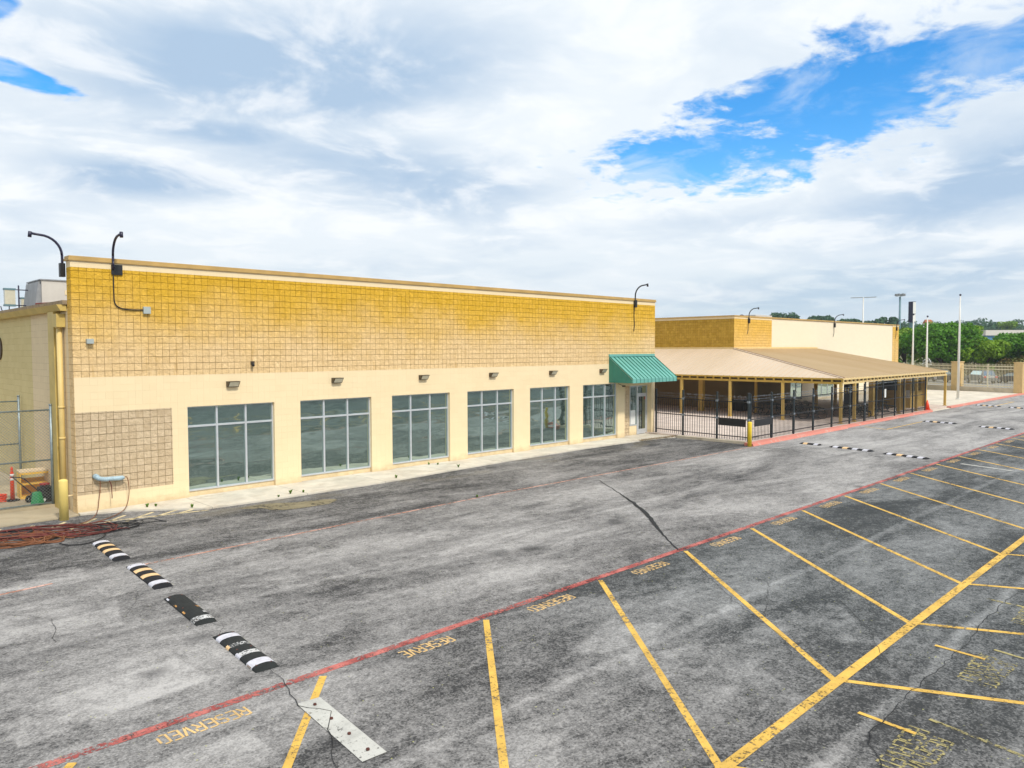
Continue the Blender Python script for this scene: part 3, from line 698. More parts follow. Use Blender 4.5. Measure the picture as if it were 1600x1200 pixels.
# wall lights under the band
def wall_light(x, label):
    t = thing('wall_light', label, 'wall light', (x, -.002, 3.47), 0, 'box lights in a row above the shop windows')
    mb = MB(); mb.hexa([(-.19, -.10, 0), (.19, -.10, 0), (.19, 0, 0), (-.19, 0, 0), (-.19, -.24, .19), (.19, -.24, .19), (.19, 0, .19), (-.19, 0, .19)]); part('housing', mb, 'lamp_bronze', t, bevel=.01)
    mb = MB(); mb.hexa([(-.155, -.128, .02), (.155, -.128, .02), (.155, -.105, .02), (-.155, -.105, .02), (-.155, -.245, .165), (.155, -.245, .165), (.155, -.222, .165), (-.155, -.222, .165)]); part('lens', mb, 'lamp_lens', t)
for x, l in zip((4.59, 8.46, 12.39, 16.19, 20.02, 23.75), ('above the first window, nearest the split block corner', 'above the second window from the left', 'above the third window from the left', 'above the fourth window from the left', 'above the fifth window from the left', 'beside the green awning, above the sixth window')):
    wall_light(x, 'bronze box light '+l)
# small devices
t = thing('security_camera', 'small dark camera on the split block wall above the first window', 'camera', (5.3, -.002, 4.18))
mb = MB(); mb.box(-.06, .06, -.05, 0, 0, .12); part('mount', mb, 'lamp_bronze', t); mb = MB(); mb.tube([(0, -.05, .05), (-.04, -.16, -.02)], .045, 10); part('lens_barrel', mb, 'black_metal', t)
t = thing('door_camera', 'tiny camera hanging under the green awning at the left of the entrance', 'camera', (25.1, -.35, 2.72)); mb = MB(); mb.box(-.05, .05, -.09, .05, 0, .08); part('body', mb, 'lamp_bronze', t)
mb = MB(); mb.bar((0, .04, .06), (0, .35, .16), .02); part('bracket', mb, 'lamp_bronze', t)
tag(MB().box(.34, .52, -.14, 0, 4.86, 5.0).build('sensor_box', 'box_grey', bevel=.01), 'small grey sensor box high on the left of the split block wall', 'sensor')
tag(MB().box(1.90, 2.10, -.10, 0, 5.76, 5.97).build('junction_box', 'box_grey', bevel=.008), 'pale grey junction box at the end of the black conduit', 'junction box')

# gooseneck lamp arms
def goose(name_label, loc, rz, plate=True, sc=.86, group='gooseneck arms on the roof edges', mat='navy_metal'):
    t = thing('gooseneck_arm', name_label, 'lamp arm', loc, rz, group)
    pts = [(0, -.07, 0), (0, -.07, .45)]
    for k in range(9):
        a = math.pi/2*k/8; pts.append((0, -.07-.62*(1-math.cos(a)), .45+.62*math.sin(a)))
    pts += [(0, -.98, 1.10)]
    mb = MB(); mb.tube([Vector(p)*sc for p in pts], .040*sc, 10); part('arm', mb, mat, t)
    mb = MB(); mb.tube([Vector(p)*sc for p in ((0, -.96, 1.15), (0, -.98, .97))], .055*sc, 10); part('end_socket', mb, mat, t)
    mb = MB()
    if plate: mb.box(-.05*sc, .30*sc, -.05*sc, -.001, -.18*sc, .16*sc)
    else: mb.box(-.09*sc, .09*sc, -.16*sc, -.001, -.25*sc, .2*sc)
    part('bracket', mb, 'black_metal', t, bevel=.006); return t
g1 = goose('gooseneck lamp arm with square black plate on the front wall near the left corner', (1.10, -.004, 7.02), 0, mat='navy_metal')
goose('gooseneck lamp arm reaching left from the side of the left corner', (-.002, .52, 6.98), -math.pi/2, False)
goose('gooseneck lamp arm above the green awning', (26.47, -.004, 7.06), 0, False, mat='black_metal')
def wire(name, label, pts, r, matn, cat='cable', group=None):
    P_ = smooth(pts); mb = MB(); mb.tube(P_, r, 5); return tag(mb.build(name, matn), label, cat, group)
def smooth(pts, closed=False, k=8):
    pts = [Vector(p) for p in pts]; n = len(pts); out = []
    rng = range(n) if closed else range(n-1)
    for i in rng:
        g = (lambda j: pts[j % n]) if closed else (lambda j: pts[max(0, min(n-1, j))])
        p0, p1, p2, p3 = g(i-1), g(i), g(i+1), g(i+2)
        for j in range(k):
            t_ = j/k; out.append(.5*((2*p1)+(p2-p0)*t_+(2*p0-5*p1+4*p2-p3)*t_*t_+(3*p1-p0-3*p2+p3)*t_**3))
    if not closed: out.append(pts[-1])
    return out
wire('conduit', 'thin black conduit curving from the left lamp arm to the junction box', [(1.11, -.03, 6.85), (1.11, -.03, 6.3), (1.13, -.03, 6.05), (1.25, -.03, 5.92), (1.5, -.03, 5.87), (1.92, -.03, 5.87)], .018, 'black_metal')
wire('conduit', 'short dark conduit hanging from the lamp arm above the green awning', [(26.42, -.03, 6.85), (26.42, -.03, 6.3), (26.45, -.03, 5.95), (26.40, -.03, 5.6)], .02, 'black_metal')

# roof plant on the near building
t = thing('rooftop_air_conditioner', 'pale boxy air conditioner on the near roof behind the left corner', 'air conditioner', (2.5, 14.2, 6.2))
mb = MB(); mb.box(0, 3.0, 0, 2.4, .12, 1.55); part('casing', mb, 'hvac', t, bevel=.02)
mb = MB(); mb.hexa([(-.28, .1, .12), (-.003, .1, .12), (-.003, 2.3, .12), (-.28, 2.3, .12), (-.10, .1, 1.5), (-.003, .1, 1.5), (-.003, 2.3, 1.5), (-.10, 2.3, 1.5)])
part('intake_hood', mb, 'hvac_dark', t); mb = MB(); mb.box(-.06, 3.05, -.05, 2.45, 1.55, 1.60); part('lid', mb, 'hvac_dark', t)
mb = MB(); mb.box(.9, 2.3, -.03, 0, .95, 1.15); part('handle_strip', mb, 'cream_trim', t)
mb = MB(); mb.tube([(-.3, -.3, -.05), (-.3, -.3, .5), (.3, -.3, .55), (.3, -.02, .55)], .04, 6); part('drain_pipe', mb, 'cable_red', t)
def rack(loc, label, s=1., fx=-.36):
    t = thing('roof_floodlight_rack', label, 'floodlight', loc)
    mb = MB(); mb.tube([(0, 0, 0), (0, 0, 1.45*s)], .03, 6)
    for z in (.55, 1.25): mb.tube([(-.55*s, 0, z*s), (.45*s, 0, z*s)], .022, 6)
    mb.tube([(-.38*s, 0, 0), (-.38*s, 0, .6*s)], .02, 6); part('pipe_frame', mb, 'navy_metal', t)
    mb = MB(); mb.box(fx-.2*s, fx+.2*s, -.16, .10, .58*s, 1.22*s); part('lamp_face', mb, 'lamp_lens', t, bevel=.01)
    for za in (1.22, .50): mb = MB(); mb.box(fx-.22*s, fx+.22*s, -.18, .12, za*s, (za+.08)*s); part('cap', mb, 'mast', t)
    mb = MB(); mb.tube(smooth([(-.7*s, 0, .5*s), (-.6*s, 0, .25*s), (-.2*s, 0, .18*s), (.4*s, 0, .15*s)]), .02, 5); part('lead', mb, 'navy_metal', t)
rack((2.0, 16.0, 6.15), 'larger floodlight on a blue pipe frame, leftmost on the near roof'); rack((2.75, 17.6, 6.12), 'smaller floodlight between the large one and the air conditioner', .8, -.2)

# ------------------------------------------------------------------ things at the left corner
def bollard(loc, h, r, matn, label):
    t = thing('bollard', label, 'bollard', loc); mb = MB(); pts = [(0, 0, 0), (0, 0, h-r*.45)]; rr = [r, r]
    for k in range(1, 6): a = math.pi/2*k/5; pts.append((0, 0, h-r*.45+r*.45*math.sin(a))); rr.append(max(.004, r*math.cos(a)))
    mb.tube(pts, rr, 20); part('post', mb, matn, t)
bollard((-.46, -.52, 0), 1.14, .115, 'bollard_yellow', 'pale yellow bollard beside the left corner of the building')
bollard((27.05, -6.34, 0), 1.19, .10, 'bollard_bright', 'bright yellow bollard at the corner of the black steel fence')
# chain link
def chainlink(name, label, x0, x1, y, z0, z1, rails, posts, spacing=.09, group=None):
    t = thing(name, label, 'fence', (x1, y, 0), 0, group)
    for px, h in posts:
        mb = MB(); mb.tube([(px-x1, 0, .0), (px-x1, 0, h)], .038, 10); mb.cyl((px-x1, 0), .048, h, h+.03, 10); part('post', mb, 'galv', t)
    for z in rails:
        mb = MB(); mb.tube([(x0-x1, 0, z), (0, 0, z)], .024, 8); part('rail', mb, 'galv', t)
    mb = MB(); W_ = x1-x0; H_ = z1-z0; d = spacing
    k = -H_
    while k < W_:
        for sgn in (0, 1):
            a0 = max(k, 0); a1 = min(k+H_, W_); zz0 = z0+(a0-k); zz1 = z0+(a1-k)
            if a1 > a0:
                if sgn: A = (-a0, .004, zz0); B = (-a1, .004, zz1)
                else: A = (-(W_-a0), -.004, zz0); B = (-(W_-a1), -.004, zz1)
                mb.tube([A, B], .0035, 3, cap=False)
        k += d
    part('wire_mesh', mb, 'galv_wire', t)
chainlink('chain_link_gate', 'near chain link gate hung beside the downspout in front of the yellow shelf', -4.6, -.22, 1.60, .12, 2.9, (2.92, 1.44, .16), [(-.22, 3.06), (-4.6, 3.06)])
chainlink('chain_link_fence', 'farther chain link fence with a thick post behind the yellow shelf', -5.4, -.10, 6.2, .14, 2.9, (2.95, 1.5), [(-.10, 3.12), (-3.2, 3.06)])
# delineator post
t = thing('delineator_post', 'orange traffic delineator post with white bands behind the chain link', 'traffic post', (-.97, 3.02, .11))
mb = MB(); mb.tube([(0, 0, .0), (0, 0, .80), (0, 0, .86), (0, 0, .94), (0, 0, .96), (0, 0, 1.04)], [.06, .05, .05, .03, .045, .02], 12); part('tube', mb, 'orange_plastic', t)
for z in (.62, .75): mb = MB(); mb.cyl((0, 0), .054, z, z+.07, 14); part('reflective_band', mb, 'white_plastic', t)
mb = MB(); mb.cyl((0, 0), .2, 0, .04, 8, .17); part('base', mb, 'rubber', t)
# yellow shelf unit
t = thing('yellow_shelf_unit', 'yellow open wooden shelf unit behind the chain link gate', 'shelf', (-.32, 3.35, .11), -.06)
mb = MB(); mb.box(-.42, .40, -.30, .30, .80, .85); part('top_board', mb, 'shelf_top', t, bevel=.006)
for x in (-.42, .365): mb = MB(); mb.box(x, x+.035, -.29, .29, 0, .80); part('side_panel', mb, 'shelf_yellow', t)
for z in (.04, .42): mb = MB(); mb.box(-.383, .363, -.28, .28, z, z+.03); part('shelf_board', mb, 'shelf_yellow', t)
mb = MB(); mb.box(-.383, .363, .262, .289, .08, .56); part('back_panel', mb, 'shelf_yellow', t)
for za, zb in ((.74, .80), (.0, .05)): mb = MB(); mb.box(-.39, .37, -.301, -.27, za, zb); part('face_rail', mb, 'shelf_yellow', t)
# lawn mower
t = thing('lawn_mower', 'small black lawn mower with green chute parked against the gate', 'lawn mower', (-.28, 2.25, .11), .5)
mb = MB(); pts = [(-.34, -.24), (.30, -.26), (.42, -.1), (.42, .12), (.30, .27), (-.34, .25)]
for (s0, z0, s1, z1) in ((1., .08, .98, .2), (.98, .2, .78, .30)):
    for i in range(6):
        a = pts[i]; b = pts[(i+1) % 6]; mb.poly([(a[0]*s0, a[1]*s0, z0), (b[0]*s0, b[1]*s0, z0), (b[0]*s1, b[1]*s1, z1), (a[0]*s1, a[1]*s1, z1)])
mb.poly([(a[0]*.78, a[1]*.78, .30) for a in pts]); part('deck', mb, 'mower_black', t)
mb = MB(); mb.box(-.14, .18, -.16, .16, .30, .45); mb.cyl((.0, .0), .13, .45, .50, 12); part('engine', mb, 'mower_black', t, bevel=.015)
mb = MB(); mb.box(-.12, .08, -.12, .10, .50, .56); part('engine_cover', mb, 'mower_red', t, bevel=.02)
for x in (-.30, .33):
    for y in (-.30, .26):
        mb = MB(); mb.tube([(x, y, .11), (x, y+.05, .11)], .11, 14); q = part('wheel', mb, 'tyre', t); mb = MB(); mb.tube([(x, y-.01, .11), (x, y+.06, .11)], .05, 10); h_ = mb.build('hub', 'white_plastic'); h_.parent = q
mb = MB(); mb.hexa([(-.58, -.42, .0), (-.34, -.38, .0), (-.30, -.05, .0), (-.56, -.05, .0), (-.50, -.30, .36), (-.38, -.30, .38), (-.36, -.05, .38), (-.48, -.05, .36)]); part('grass_chute', mb, 'mower_green', t, bevel=.03)
mb = MB(); mb.tube([(-.3, -.2, .3), (-.85, -.2, .83), (-.95, -.17, .88), (-.95, .17, .88), (-.85, .2, .83), (-.3, .2, .3)], .016, 6); part('handle', mb, 'mower_black', t)
t = thing('orange_cord_bundle', 'orange cord bundle on the yard slab at the left edge', 'cord', (-1.32, 3.1, .11))
mb = MB()
for k in range(9):
    mb.tube(smooth([(math.cos(a)*(.22+R.uniform(-.05, .05)), math.sin(a)*(.18+R.uniform(-.05, .05)), .02+.022*k+R.uniform(0, .02)) for a in [j*math.pi/3+k for j in range(6)]], True, 4), .014, 5, closed=True)
part('coil', mb, 'orange_plastic', t)

# blue sleeve on the wall with its leads, cable tangle on the ground
t = thing('blue_duct_sleeve', 'pale blue flexible sleeve fixed to the split block panel', 'duct', (.48, 0, 1.02))
mb = MB(); P_ = smooth([(.0, -.10, .02), (.05, -.14, -.03), (.2, -.15, -.07), (.4, -.15, -.08), (.6, -.14, -.09), (.74, -.13, -.09)], k=10)
mb.tube(P_, [.066+.008*math.sin(i*2.1) if i < len(P_)-4 else .045 for i in range(len(P_))], 14); part('sleeve', mb, 'duct_blue', t)
mb = MB(); mb.tube([(0.02, -.12, .01), (0.0, .0, .02)], .078, 12); part('wall_collar', mb, 'duct_blue', t)
wire('hanging_cable', 'dark red cable drooping from the left end of the blue sleeve to the ground', [(.56, -.19, .92), (.54, -.24, .7), (.45, -.42, .4), (.30, -.75, .14), (.0, -1.2, .04), (-.5, -1.6, .03)], .012, 'cable_brown')
wire('hanging_cable', 'short dark red cable hanging from the middle of the blue sleeve', [(.80, -.20, .90), (.84, -.24, .75), (.85, -.24, .5), (.85, -.24, .38)], .013, 'cable_red')
wire('hanging_cable', 'dark red cable looping from the right end of the blue sleeve to the tangle', [(1.20, -.14, .93), (1.27, -.2, .95), (1.30, -.24, .8), (1.30, -.28, .5), (1.20, -.42, .2), (.95, -.75, .06), (.4, -1.3, .03), (-.2, -1.7, .03)], .012, 'cable_brown')
def tangle(name, label, n, cx, cy, rx, ry, matn, r, seed, rot=-.25, jit=.35, zb=.02):
    Q = random.Random(seed); mb = MB()
    for k in range(n):
        ox = cx+Q.gauss(0, rx*.22); oy = cy+Q.gauss(0, ry*.18); ax = rx*Q.uniform(.45, 1.); ay = ry*Q.uniform(.4, 1.); ph = Q.uniform(0, 6.28); m = 9; ro = rot+Q.gauss(0, .18)
        pts = []
        for j in range(m):
            a = ph+2*math.pi*j/m; u = math.cos(a)*ax*(1+Q.uniform(-jit, jit)*.6); v = math.sin(a)*ay*(1+Q.uniform(-jit, jit))
            pts.append((ox+u*math.cos(ro)-v*math.sin(ro), oy+u*math.sin(ro)+v*math.cos(ro), zb+Q.uniform(0, .07)))
        mb.tube(smooth(pts, True, 6), r, 5, closed=True)
    return tag(mb.build(name, matn), label, 'cable', 'cables heaped on the asphalt by the left corner')
tangle('cable_tangle', 'dark red cable lying in long loops in front of the left corner', 10, -1.15, -2.05, 1.75, .62, 'cable_red', .014, 3, -.55)
tangle('cable_tangle', 'rusty brown cable heaped thickest at the left edge of the photo', 14, -1.75, -2.35, 1.05, .60, 'cable_brown', .014, 5, -.7)
tangle('cable_tangle', 'thin black cable loops on the right side of the cable heap', 7, .15, -2.55, .75, .45, 'cable_black', .011, 8, -.4)
wire('cable_tail', 'single black cable trailing below the cable heap', [(-.1, -2.3, .02), (-.2, -3.2, .015), (-.7, -3.75, .015), (-1.1, -3.7, .015), (-1.25, -3.3, .015)], .012, 'cable_black')
tangle('fat_hose', 'thick black hose lying in the left of the cable heap', 2, -2.1, -1.5, .75, .35, 'cable_black', .035, 11, -.3)

# ------------------------------------------------------------------ speed humps
def hump(x, y0, y1, ang, stripes, label, worn=False, w_=.36, h=.065, group='rubber speed humps in the row near the left corner'):
    L = abs(y1-y0); t = thing('speed_hump', label, 'speed hump', (x, (y0+y1)/2, 0), ang, group)
    n = 10; sec = [(-w_/2*math.cos(math.pi*i/n), h*math.sin(math.pi*i/n)**.8) for i in range(n+1)]
    def shell(mb, a, b, sc=1., lift=0., i0=0, i1=n):
        for i in range(i0, i1):
            (x0_, z0_), (x1_, z1_) = sec[i], sec[i+1]
            mb.poly([(x0_*sc, b, z0_*sc+lift), (x0_*sc, a, z0_*sc+lift), (x1_*sc, a, z1_*sc+lift), (x1_*sc, b, z1_*sc+lift)][::-1], True)
    e = .10
    for yy in (-.42*L, 0., .42*L):
        for xx in (-.3, .3): mb = MB(); mb.cyl((xx*w_, yy), .018, .03, h*.83+.004, 8); part('bolt', mb, 'rust', t)
    mb = MB(); shell(mb, -L/2+e, L/2-e)
    for sg in (-1, 1):                               # sloped ends
        for i in range(n):
            (x0_, z0_), (x1_, z1_) = sec[i], sec[i+1]; q = [(x0_, sg*(L/2-e), z0_), (x1_, sg*(L/2-e), z1_), (x1_*.97, sg*L/2, .004), (x0_*.97, sg*L/2, .004)]
            mb.poly(q if sg > 0 else q[::-1], True)
    part('rubber_body', mb, 'rubber_worn' if worn else 'rubber', t)
    for (f0, f1, i0, i1, mt) in stripes:
        mb = MB(); shell(mb, L*(.5-f1), L*(.5-f0), 1.012, .003, i0, i1); part('reflective_stripe', mb, mt, t)
    return t
ws, os_ = 'stripe_white', 'stripe_orange'
hump(-.58, -3.83, -5.92, -.06, [(.06, .16, 0, 10, ws), (.28, .38, 0, 10, os_), (.52, .62, 0, 10, os_), (.80, .92, 0, 10, ws)], 'striped speed hump nearest the building, with two orange bands between white ones')
hump(-.66, -6.54, -8.62, -.06, [(.06, .16, 0, 10, ws), (.28, .38, 1, 9, os_), (.52, .62, 1, 9, os_), (.80, .92, 0, 10, ws)], 'striped speed hump on the orange line, second from the building')
hump(-.86, -9.28, -11.14, -.07, [(.08, .15, 1, 2, 'stripe_white'), (.33, .40, 1, 2, 'paint_chip_orange'), (.58, .65, 1, 2, 'paint_chip_orange'), (.84, .95, 0, 10, 'paint_chip'), (.5, .54, 7, 9, 'paint_chip_orange'), (.7, .74, 7, 9, 'paint_chip')], 'worn black speed hump with its stripes nearly gone, third from the building', True)
hump(-1.00, -11.80, -13.62, -.07, [(.10, .20, 0, 9, 'stripe_white'), (.36, .43, 2, 8, 'paint_chip'), (.34, .41, 0, 2, 'stripe_orange'), (.58, .66, 2, 8, 'paint_chip'), (.56, .66, 0, 2, 'stripe_white'), (.80, .92, 0, 10, 'stripe_white'), (.82, .9, 0, 1, 'stripe_orange')], 'speed hump with broken white stripes, nearest the long red line', True)
gA = 'speed humps across the aisle by the fence'
st = [(.10, .22, 0, 10, ws), (.33, .45, 0, 10, os_), (.56, .68, 0, 10, ws), (.80, .92, 0, 10, ws)]
hump(29.84, -7.55, -8.6, -.05, [(.2, .4, 0, 10, os_), (.7, .9, 0, 10, ws)], 'short speed hump beside the red kerb near the bright yellow bollard', group=gA)
hump(29.45, -9.1, -11.2, -.18, st, 'middle speed hump of the three in front of the bright yellow bollard', group=gA); hump(28.7, -11.75, -13.75, -.25, st, 'speed hump nearest the red line in the row of three', group=gA)
gB = 'speed humps across the far end of the aisle'
hump(45.9, -8.2, -10.2, -.2, st, 'speed hump touching the worn yellow line by the far kerb', group=gB); hump(44.55, -11.6, -13.5, -.25, st, 'outer speed hump of the middle row, below the canopy end', group=gB)
hump(63.5, -6.75, -8.7, -.3, st, 'speed hump in the farthest row, beside the red kerb', group=gB); hump(62.4, -9.3, -11.3, -.2, st, 'speed hump in the farthest row, at the right edge of the photo', group=gB)

# ------------------------------------------------------------------ black steel fence round the patio
def fence(label, pts_posts, h_post, bars, z_top, brk=True, planks=()):
    p0 = Vector((*pts_posts[0], 0)); t = thing('steel_fence', label, 'fence', p0)
    for k, (x, y) in enumerate(pts_posts):
        hp = h_post[k] if isinstance(h_post, list) else h_post
        mb = MB(); mb.box(x-p0.x-.04, x-p0.x+.04, y-p0.y-.04, y-p0.y+.04, .12, hp); mb.box(x-p0.x-.05, x-p0.x+.05, y-p0.y-.05, y-p0.y+.05, hp, hp+.025); q = part('post', mb, 'steel_post', t)
        if brk and k > 0:
            mb = MB()
            for z in (2.06, 1.2): mb.box(x-p0.x-.055, x-p0.x+.055, y-p0.y-.06, y-p0.y+.06, z-.05, z+.05)
            b_ = mb.build('rail_bracket', 'bracket'); b_.parent = q
    for (xa, ya), (xb, yb) in zip(pts_posts, pts_posts[1:]):
        A = Vector((xa, ya, 0))-p0; B = Vector((xb, yb, 0))-p0; mb = MB().mat('black_metal')
        for z in bars: mb.bar(A+Vector((0, 0, z)), B+Vector((0, 0, z)), .035, .045)
        L = (B-A).length; n = max(2, round(L/.145)); d = (B-A)/n
        for i in range(1, n):
            q = A+d*i; mb.box(q.x-.0095, q.x+.0095, q.y-.0095, q.y+.0095, .17, z_top)
        # barbed strand with twists above the top rail
        for z in (z_top+.12, z_top+.26):
            mb.mat('black_metal').tube([A+Vector((0, 0, z)), B+Vector((0, 0, z))], .004, 3, cap=False)
            for i in range(n*2):
                q = A+(B-A)*((i+.5)/(n*2)); a = R.uniform(-.9, .9); mb.mat('bracket').bar(q+Vector((-.03, -.02, z-.03*a-.02)), q+Vector((.03, .02, z+.03*a+.02)), .008)
        part('picket_panel', mb, 'black_metal', t)
    for (xa, ya, xb, yb, z0, z1) in planks:
        mb = MB(); mb.bar((xa-p0.x, ya-p0.y, (z0+z1)/2), (xb-p0.x, yb-p0.y, (z0+z1)/2), .05, z1-z0); part('cover_plate', mb, 'black_metal', t)
fence('black steel picket fence running from the entrance corner to the bright yellow bollard', [(28.30, -.16), (28.03, -2.03), (27.86, -4.12), (27.74, -5.90)], 2.48, (.33, 1.19, 2.04), 2.04, planks=[(27.79, -4.25, 27.70, -5.75, .84, 1.17)])
fence('black steel picket fence along the red kerb in front of the patio', [(27.86, -5.92), (30.1, -5.92), (32.6, -5.92), (35.0, -5.92), (37.5, -5.92), (40.1, -5.92), (42.4, -5.92)], 2.44, (.33, 1.2, 2.06), 2.06, planks=[(28.2, -5.99, 30.02, -5.99, .84, 1.17)])
fence('tall black steel gate section under the right half of the canopy', [(42.52, -5.92), (44.4, -5.92), (45.5, -5.92), (47.76, -5.92), (49.5, -5.92), (51.3, -5.92), (54.04, -5.92)], 2.55, (.33, 1.3, 2.2), 2.3, False)
tag(MB().box(45.62, 45.9, -6.0, -5.98, 1.45, 2.0).build('paper_sign', 'sign_white'), 'white paper sign fixed to the tall black gate', 'sign')

# ------------------------------------------------------------------ far building
FX, FY, FH = 45.6, 4.8, 7.16
fb = thing('far_block_building', 'far tan and cream block building rising behind the canopy roof', 'building', (60, 12, 0))
mb = MB(); mb.box(FX, FX+.3, FY+.002, 45, 4.5, 6.93); mb.build('side_wall', 'darky', fb); mb = MB(); mb.box(FX, FX+.3, FY+.002, 45, 0, 4.5); mb.build('shade_toned_side_wall', 'wall_shade_tone', fb)  # lower part gets a darker colour that stands in for canopy shade
mb = MB(); mb.box(FX+.001, 51.62, FY, FY+.299, 4.5, 6.93); mb.build('split_face_wall', 'goldx', fb); mb = MB(); mb.box(FX+.001, 51.62, FY, FY+.299, 0, 4.5); mb.box(51.62, 55.2, FY+.03, FY+.33, 0, 4.5); mb.build('shade_toned_front_wall', 'wall_shade_tone', fb)  # below the canopy the wall colour is darkened as painted shade
mb = MB(); mb.box(51.62, 55.2, FY+.03, FY+.33, 4.5, 7.06); mb.box(55.2, 79.0, FY+.03, FY+.33, 3.0, 7.06); mb.box(57.4, 60.2, FY+.03, FY+.33, 0, 3.0); mb.box(64.0, 79.0, FY+.03, FY+.33, 0, 3.0)
mb.box(55.2, 57.4, FY+.03, FY+.33, 0, .3); mb.box(60.2, 64, FY+.03, FY+.33, 0, .3); mb.build('cream_wall', 'whitex', fb)
mb = MB(); mb.box(79.0, 80.8, FY, FY+.3, 2.9, 6.93); mb.build('end_panel', 'goldx', fb); mb = MB(); mb.box(79.0, 80.8, FY, FY+.3, 0, 2.9); mb.build('end_base', 'whitex', fb)
mb = MB(); mb.box(80.5, 80.799, FY+.3, 45, 0, 6.93); mb.build('end_wall', 'darky', fb)
mb = MB(); mb.box(FX-.004, 51.62, FY-.004, FY+.3, 6.93, 7.08); mb.box(FX-.004, FX+.3, FY+.3, 45, 6.93, 7.08); mb.box(79.0, 80.8, FY-.004, FY+.3, 6.93, 7.08); mb.build('cream_course', 'cream_trim', fb)
mb = MB(); mb.box(FX-.05, 80.86, FY-.05, FY+.36, 7.08, 7.18); mb.box(FX-.05, FX+.35, FY+.36, 45, 7.08, 7.18); mb.build('coping', 'coping', fb)
mb = MB(); mb.box(FX+.3, 80.5, FY+.33, 45, 6.3, 6.5); mb.build('roof', 'roof_gravel', fb)
for a, b in ((55.2, 57.4), (60.2, 64.0)):
    fr = MB(); fr.box(a, b, FY+.05, FY+.14, 2.9, 3.0); fr.box(a, b, FY+.05, FY+.14, .3, .36); n = max(2, round((b-a)/1.1))
    for i in range(n+1): x = a+(b-a)*i/n; fr.box(x-.03 if i else x, x+.03 if i < n else x, FY+.045, FY+.14, .36, 2.9)
    wf = fr.build('window', 'aluminium', fb); p = MB(); p.box(a+.03, b-.03, FY+.08, FY+.1, .36, 2.9); q = p.build('pane', 'window_glass'); q.parent = wf
for x, z, l in ((47.73, 6.82, 'gooseneck lamp arm on the far building above the canopy ridge'), (63.8, 6.8, 'gooseneck lamp arm on the middle of the far cream wall'), (79.95, 6.75, 'gooseneck lamp arm at the right end of the far building')):
    goose(l, (x, FY-.004, z), 0, False, mat='navy_metal' if x > 50 else 'black_metal'); wire('conduit', 'thin conduit under the '+l, [(x-.05, FY-.03, z-.2), (x-.05, FY-.03, z-.7), (x-.2, FY-.03, z-1.05)], .022, 'lamp_bronze')
t = thing('rooftop_unit', 'pale low air unit on the far roof beside its lamp arm', 'air conditioner', (65.6, 14.5, 6.5))
mb = MB(); mb.box(0, 3.6, -1, 1, 0, 1.62); part('casing', mb, 'hvac', t, bevel=.03); mb = MB(); mb.box(.4, 2.2, -1.03, -1, .5, 1.2); part('grille', mb, 'hvac_dark', t)
t = thing('roof_vent', 'small dark turbine vent on the far roof', 'vent', (60.0, 12, 6.5)); mb = MB(); mb.cyl((0, 0), .15, 0, .9, 10); mb.tube([(0, 0, .9), (0, 0, 1.0), (0, 0, 1.25), (0, 0, 1.4)], [.15, .33, .33, .1], 12); part('turbine', mb, 'navy_metal', t)
t = thing('meter_box', 'grey pipework and box at the base of the far building end', 'utility box', (80.3, FY-.16, 2.5)); mb = MB(); mb.box(-.5, .5, 0, .14, 0, .12); mb.box(-.9, -.75, 0, .15, -.5, 0); part('box', mb, 'box_grey', t)

# ------------------------------------------------------------------ canopy
EX0, EX1, EY, EZ, RZ = 39.75, 60.2, -5.65, 2.86, 4.66
can = thing('patio_canopy', 'wide tan metal canopy on yellow posts over the picnic area', 'canopy', (50, -1, .12))
def seamroof(name, quad, n, matn, seam):
    """quad: eave a, eave b, top b, top a ; seams run eave to top"""
    a, b, c, d = [Vector(v) for v in quad]; mb = MB(); t_ = Vector((0, 0, -.05))
    mb.poly([a, b, c, d]); mb.poly([d+t_, c+t_, b+t_, a+t_]); mb.poly([a+t_, b+t_, b, a]); mb.poly([b+t_, c+t_, c, b])
    o = mb.build(name, matn, can); mb = MB()
    return o
rl = seamroof('roof_left_slope', [(EX0, 26, EZ), (EX0, EY, EZ), (FX, FY, RZ), (FX-.002, 26, RZ)], 0, 'roof_left', 1)
rf = seamroof('roof_front_slope', [(EX0, EY, EZ), (EX1, EY, EZ), (EX1, FY, RZ), (FX, FY, RZ)], 0, 'roof_front', 0)
mb = MB(); y = EY+.4
while y < 26:      # ribs on the left slope
    s_ = (RZ-EZ)/(FX-EX0)
    if y >= FY: x1 = FX
    else: x1 = EX0+(FX-EX0)*(y-EY)/(FY-EY)
    mb.bar((EX0, y, EZ+.008), (x1-.03, y, EZ+s_*(x1-.03-EX0)+.008), .035, .03); y += .42
q = mb.build('seams', 'roof_left'); q.parent = rl; q.matrix_parent_inverse = Matrix.Identity(4)
mb = MB(); x = EX0+.4
while x < EX1:
    y1 = FY if x >= FX else EY+(FY-EY)*(x-EX0)/(FX-EX0); s_ = (RZ-EZ)/(FY-EY)
    mb.bar((x, EY, EZ+.008), (x, y1-.03, EZ+s_*(y1-.03-EY)+.008), .035, .03); x += .42
q = mb.build('seams', 'roof_front'); q.parent = rf; q.matrix_parent_inverse = Matrix.Identity(4)
mb = MB(); mb.bar((EX0+.05, EY+.05, EZ+.02), (FX, FY, RZ+.02), .16, .05); mb.build('hip_cap', 'roof_left', can)
mb = MB(); mb.bar((EX0+.16, EY+.02, EZ+.03), (FX+.10, FY-.05, RZ+.03), .06, .07); mb.build('hip_flashing', 'cable_red', can)
mb = MB(); mb.box(FX-.06, FX-.003, FY, 26, RZ-.02, RZ+.12); mb.box(FX-.06, EX1, FY-.05, FY-.002, RZ-.02, RZ+.12); mb.build('wall_flashing', 'fascia_light', can)
